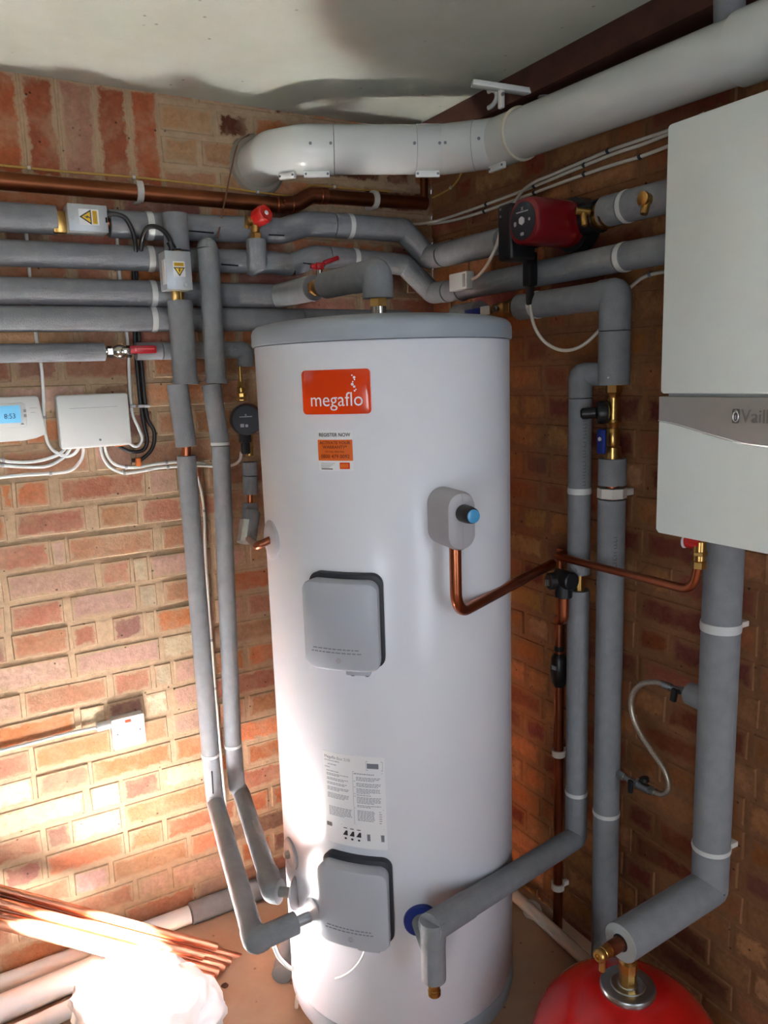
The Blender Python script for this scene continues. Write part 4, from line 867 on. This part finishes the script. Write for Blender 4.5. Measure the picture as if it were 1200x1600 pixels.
# ------------------------------------------------------------------ red expansion vessel
VC=Vector((-.365,-1.188,0)); VT=.252
ve=thing('expansion_vessel',(VC.x,VC.y,FLOOR),'round red expansion vessel with a zinc top plate at the bottom right','pressure vessel')
prof=[(.0,FLOOR)]
VR=.192
for k in range(15):
    a=PI/2*k/14; prof.append((VR*math.sin(a)*1.0,FLOOR+.10-.10*math.cos(a)))
for k in range(1,25):
    a=PI/2*k/24; prof.append((VR*math.cos(a)**.88,VT-.160+.160*math.sin(a)))
prof[-1]=(0,VT)
MB().lathe(prof[1:] if prof[1][0]<1e-6 else prof,VC,ZD,72).build('vessel_shell',vesselred,ve)
pl=MB().lathe([(.048,VT-.008),(.0535,VT-.004),(.0545,VT+.002),(.052,VT+.007),(.048,VT+.0085),(.034,VT+.0075),(.032,VT+.0095),(.028,VT+.0095),(.026,VT+.008),(.019,VT+.008),(.017,VT+.010),(0,VT+.010)],VC,ZD,44).build('top_plate',steel,ve)
vt=thing('vessel_connection',(VC.x,VC.y,VT),'brass fitting and copper stub joining the red vessel to the grey pipe arm','fitting')
mb=MB(); mb.lathe([(.017,VT+.010),(.017,VT+.018),(.0165,VT+.036),(.0185,VT+.038),(.0185,VT+.058),(.014,VT+.062)],VC,ZD,8); mb.build('brass_union',brass,vt); MB().tube([VC+Vector((0,0,VT+.05)),VC+Vector((0,0,z5-.03))],.011,16).build('copper_stub',copper,vt)
q=E5+d5*.03; dk=thing('drain_cock',q,'brass drain cock on the open end of the grey arm over the red vessel','valve')
mb=MB(); mb.rod(q,q+d5*.022,.0125,16,.002); mb.lathe([(.011,0),(.013,.003),(.013,.012),(.010,.016),(.005,.016),(.005,.010)],q+d5*.020,d5,18); mb.rod(q+d5*.022+Vector((0,0,-.004)),q+d5*.020+Vector((-.004,-.002,-.034)),.0062,12,.001); mb.build('cock_body',brass,dk)
# ------------------------------------------------------------------ small black pump and its branch
SX=P(380,655,y=-.085).x; SY=-.085; z0=zF-.065
sb=thing('return_branch',(SX,SY,1.02),'short grey branch pipe with brass unions below and above the small black pump','pipe')
zp=P(380,655,y=SY).z
mb=MB(); mb.rod((SX,SY,zF-.045),(SX,SY,zF-.085),.0055,12); mb.hexn((SX,SY,zF-.085),(SX,SY,zF-.10),.010); mb.rod((SX,SY,zF-.10),(SX,SY,zF-.115),.0125,16,.002); mb.rod((SX,SY,zF-.115),(SX,SY,zF-.138),.014,8,.002); mb.hexn((SX,SY,zF-.126),(SX,SY,zF-.134),.0165); mb.build('upper_union',brass,sb)
zz=P(390,690,y=SY).z; SX2=SX+.012
mb=MB(); mb.rod((SX2,SY,zz+.03),(SX2,SY,zz),.0125,16,.002); mb.hexn((SX2,SY,zz+.004),(SX2,SY,zz-.014),.0155); mb.rod((SX2,SY,zz-.012),(SX2,SY,zz-.04),.011,14,.002); mb.build('lower_union',brass,sb)
MB().tube([P(390,722,y=SY),P(391,742,y=SY)],.0215,20).build('insulation_sleeve',foam,sb); MB().tube([P(391,744,y=SY),P(391,772,y=SY)],.021,20).build('insulation_sleeve',foam,sb)
MB().tube([P(391,768,y=SY),P(391,788,y=SY)],.0085,14).build('copper_tube',copper,sb)
e0=P(391,786,y=SY); e1=P(389,828,y=SY); CB=cyl(176.5,1.131,.004); 
MB().tube([e0,P(391,806,y=-.088)],.0225,20).build('insulation_sleeve',foam,sb)
w0=P(393,800,y=-.105); w1=P(386,846,y=-.135); MB().tube([w0,w1],.0245,20).build('insulation_sleeve',foam,sb)
lab(MB().tube([w0.lerp(w1,.28)+Vector((-.012,-.004,0)),w1+Vector((-.012,-.004,-.001))],.0195,8).build('foil_patch',foil,sb),'silver foil patch')
MB().tube([P(388,842,y=-.13),Vector((CB.x-.03,CB.y,1.122)),CB],.0085,14,.02).build('copper_tube',dullcopper,sb)
sp_=thing('small_pump',(SX,SY,zp-.04),'small black circulator pump with a white cable left of the cylinder','pump')
ad=Vector((-.18,-1,0)).normalized(); c=Vector((SX,SY,zp))
MB().lathe([(.034,-.02),(.043,-.012),(.043,.012),(.040,.018)],c+Vector((.012,0,0)),ad,30).build('pump_body',mat('pump_maroon',(92,34,30),.4),sp_)
pf=MB().lathe([(.040,.015),(.041,.02),(.041,.050),(.038,.054),(0,.055)],c,ad,32).build('motor_cap',darkgrey,sp_)
sd=ad.cross(ZD).normalized()*-1
sd=Vector((-ad.y,ad.x,0)); sd=sd if sd.x>0 else -sd
fpm=lambda a,b,h: c+sd*a+ZD*b+ad*(.0548+h)
mb=MB(); mb.prism(rrect(.034,.002,.0005,1,cx=-.002,cy=.009),fpm,-.0004,.0006); mb.text('x',.012,lambda a,b,h: fpm(a,b,h+.0004),-.002,.0145,ext=.0003); mb.prism(rrect(.010,.009,.001,1,cx=-.013,cy=-.014),fpm,-.0004,.0006); mb.prism(rrect(.008,.008,.003,3,cx=-.001,cy=-.015),fpm,-.0004,.0006); mb.build('cap_marks',lightink,pf)
k=c+ad*.03+Vector((-.004,0,-.036)); mb=MB(); mb.box(k+Vector((0,0,-.012)),(.030,.024,.028),.004); mb.box(k+Vector((.0,0,-.040)),(.024,.020,.036),.006); mb.build('cable_plug',black,sp_)
# ------------------------------------------------------------------ cylinder cables
def cylhit(u,v,R_):
    r=ray(u,v); ox,oy=CP[0]-CY.x,CP[1]-CY.y; a=r[0]**2+r[1]**2; b=ox*r[0]+oy*r[1]; c=ox*ox+oy*oy-R_*R_
    return Vector(CP+r*((-b-math.sqrt(b*b-a*c))/a))
cable('thin white cable hanging in a curve from the lower heater cover',[cylhit(574,1462,CR+.022),cylhit(572,1478,CR+.022),cylhit(565,1497,CR+.018),cylhit(553,1513,CR+.012),cylhit(538,1524,CR+.006),cylhit(524,1529,CR+.003)],.0022,whitep)
# splits and printed marks on the foam
def seam(par,y,*uv):
    mb=MB()
    for a,b in uv: mb.tube([P(*a,y=y),P(*b,y=y)],.0019,8,rf=lambda q:1.0)
    lab(mb.build('split_seam',darkhole,par),'dark open split in the foam')
seam(tB,-.0985,((288,360),(334,364))); seam(tB,-.100,((420,367),(444,368)))
seam(tC,-.0965,((346,413),(372,415))); seam(tC,-.1175,((474,411),(508,415)))
seam(t1,Y1-.0235,((331,1205),(333,1240)))
def prints(par,c,r,ang,z0,z1):
    mb=MB(); z=z0; a=math.radians(ang)
    while z<z1:
        h_=random.choice((.004,.005,.007)); w_=.0035
        n_=Vector((math.cos(a),math.sin(a),0)); t_=Vector((-n_.y,n_.x,0)); q=Vector((c.x,c.y,z))+n_*r
        mb.prism([(-w_,0),(w_,0),(w_,h_),(w_-.0015,h_),(w_-.0015,.0015),(-w_,.0015)] if random.random()<.5 else [(-w_,0),(w_,0),(w_,.0016),(-w_,.0016)],lambda x,y,h: q+t_*x+ZD*y+n_*h,-.0005,.0006)
        z+=h_+.003
    mb.build('printed_text',mat('print_grey',(92,94,98),.7) if 'print_grey' not in MATS else MATS['print_grey'],par)
PIPES={o['label']:o for o in bpy.data.objects if o.name.startswith('insulated_pipe')}
for l_,o_ in PIPES.items():
    if l_.startswith('tall grey insulated pipe nearest'): prints(o_,V3,.0266,-112,1.20,1.36)
    if l_.startswith('tall grey insulated pipe running'): prints(o_,V4,.0311,-118,1.02,1.09)
cable('white cable dropping behind the low pipe elbow to the floor by the cylinder',[P(428,1478,y=-.60),P(436,1496,y=-.60),P(450,1510,y=-.58),P(466,1524,y=-.56),Vector((-.80,-.50,FLOOR+.006))],.005,whitep)
# ------------------------------------------------------------------ floor clutter
tf=thing('foam_offcut',(-.83,-.47,FLOOR),'grey foam tube offcut lying on the floor against the cylinder','foam tube')
c=P(440,1523,z=FLOOR+.028); d=Vector((.55,.84,0)).normalized()
MB().lathe([(.012,0),(.0265,0),(.0265,.13),(.012,.13)],c,d,26).build('tube_wall',foam,tf); MB().rod(c+d*.004,c+d*.12,.012,16).build('tube_bore',darkhole,tf)
MB().lathe([(.0125,-.0006),(.0262,-.0006),(.0262,.0004),(.0125,.0004)],c,d,26).build('cut_face',foamend,tf)
def lie(a,b,r,m,label,name,group=None,hollow=True,cat='pipe'):
    mb=MB().tube([a,b],r,20); return tag(mb.build(name,m),label,cat,group)
lie(Vector((-1.9,-.035,FLOOR+.028)),Vector((P(312,1460,z=FLOOR+.03).x,-.035,FLOOR+.028)),.026,pvc,'white plastic pipe lying along the foot of the left wall','waste_pipe')
lie(Vector((P(314,1460,z=FLOOR+.03).x,-.04,FLOOR+.033)),Vector((-.60,-.04,FLOOR+.033)),.032,foam,'grey foam pipe lying along the wall foot behind the vertical pipes','foam_pipe')
lie(Vector((-2.0,-.17,FLOOR+.036)),Vector((-1.12,-.115,FLOOR+.036)),.034,pvc,'white plastic pipe lying on the floor under the copper tubes at left','waste_pipe')
lie(Vector((-2.0,-.27,FLOOR+.024)),Vector((-1.10,-.20,FLOOR+.024)),.022,pvc,'slim white plastic tube on the floor nearest the white bag','waste_pipe')
looseco=mat('loose_copper',(222,158,128),.42,1,var=.15,vscale=10)  # copper made paler, putting the sun glare on these tubes into the colour
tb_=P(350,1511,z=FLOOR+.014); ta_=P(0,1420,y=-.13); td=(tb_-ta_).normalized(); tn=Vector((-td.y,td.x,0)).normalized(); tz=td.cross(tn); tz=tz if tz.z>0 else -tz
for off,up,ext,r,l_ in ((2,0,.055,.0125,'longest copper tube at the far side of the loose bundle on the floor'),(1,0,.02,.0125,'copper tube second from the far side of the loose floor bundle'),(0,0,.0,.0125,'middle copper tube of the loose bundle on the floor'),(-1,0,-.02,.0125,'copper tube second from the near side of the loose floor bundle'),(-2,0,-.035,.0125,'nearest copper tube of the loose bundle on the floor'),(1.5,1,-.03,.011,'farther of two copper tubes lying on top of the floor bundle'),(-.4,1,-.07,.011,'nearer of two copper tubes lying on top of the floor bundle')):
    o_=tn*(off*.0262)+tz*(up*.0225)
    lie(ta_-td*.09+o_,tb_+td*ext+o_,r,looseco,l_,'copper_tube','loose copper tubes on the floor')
# crumpled white plastic bag under the sunbeam
bm=bmesh.new(); bmesh.ops.create_icosphere(bm,subdivisions=5,radius=1)
for v in bm.verts:
    p=v.co.copy(); k=1+.30*noise.noise(p*1.6+Vector((3,1,2)))+.16*abs(noise.noise(p*4.2))+.07*noise.noise(p*9)
    q=Vector((p.x*.155*k,p.y*.20*k,math.copysign(abs(p.z)**.55,p.z)*.07*(.75+.25*k)+.012*noise.noise(p*6))); v.co=Vector((-1.155,-.41,-.062+.03*max(-.8,p.y)))+q
    v.co.z=max(v.co.z,FLOOR+.001)
mb=MB(); mb.bm.free(); mb.bm=bm; tag(mb.build('plastic_bag',bagm,angle=60),'crumpled white plastic bag lying against the copper tubes in the bright light','bag')
for i,(u,v,r,l_) in enumerate(((333,1546,.012,'pale lump of mortar on the floor in front of the copper tubes'),(351,1540,.008,'small dark stone chip on the floor beside the mortar lump'))):
    bm=bmesh.new(); bmesh.ops.create_icosphere(bm,subdivisions=3,radius=r); c=P(u,v,z=FLOOR+r*.5)
    for w_ in bm.verts: w_.co=c+Vector((w_.co.x*1.2,w_.co.y,w_.co.z*.6))*(1+.35*noise.noise(w_.co*120))
    mb=MB(); mb.bm.free(); mb.bm=bm; tag(mb.build('mortar_lump' if i==0 else 'stone_chip',concrete if i==0 else timber),l_,'debris')['kind']='thing'
# right floor: waste pipe and socket
a=P(800,1432,x=-.10); b=P(893,1503,x=-.10)
mb=MB().tube([Vector((-.085,-.36,FLOOR+.045)),Vector((-.085,-.98,FLOOR+.019))],.0175,20); tag(mb.build('waste_pipe',taupe),'beige waste pipe sloping along the foot of the right wall to the vessel','pipe')
c=P(835,1418,x=-.055); mb=MB(); mb.lathe([(.024,0),(.027,.004),(.027,.02),(.022,.03)],c,(-.9,-.35,0),24); so=mb.build('pipe_socket',taupe); tag(so,'pale round pipe socket at the foot of the right wall beside the cylinder','pipe')
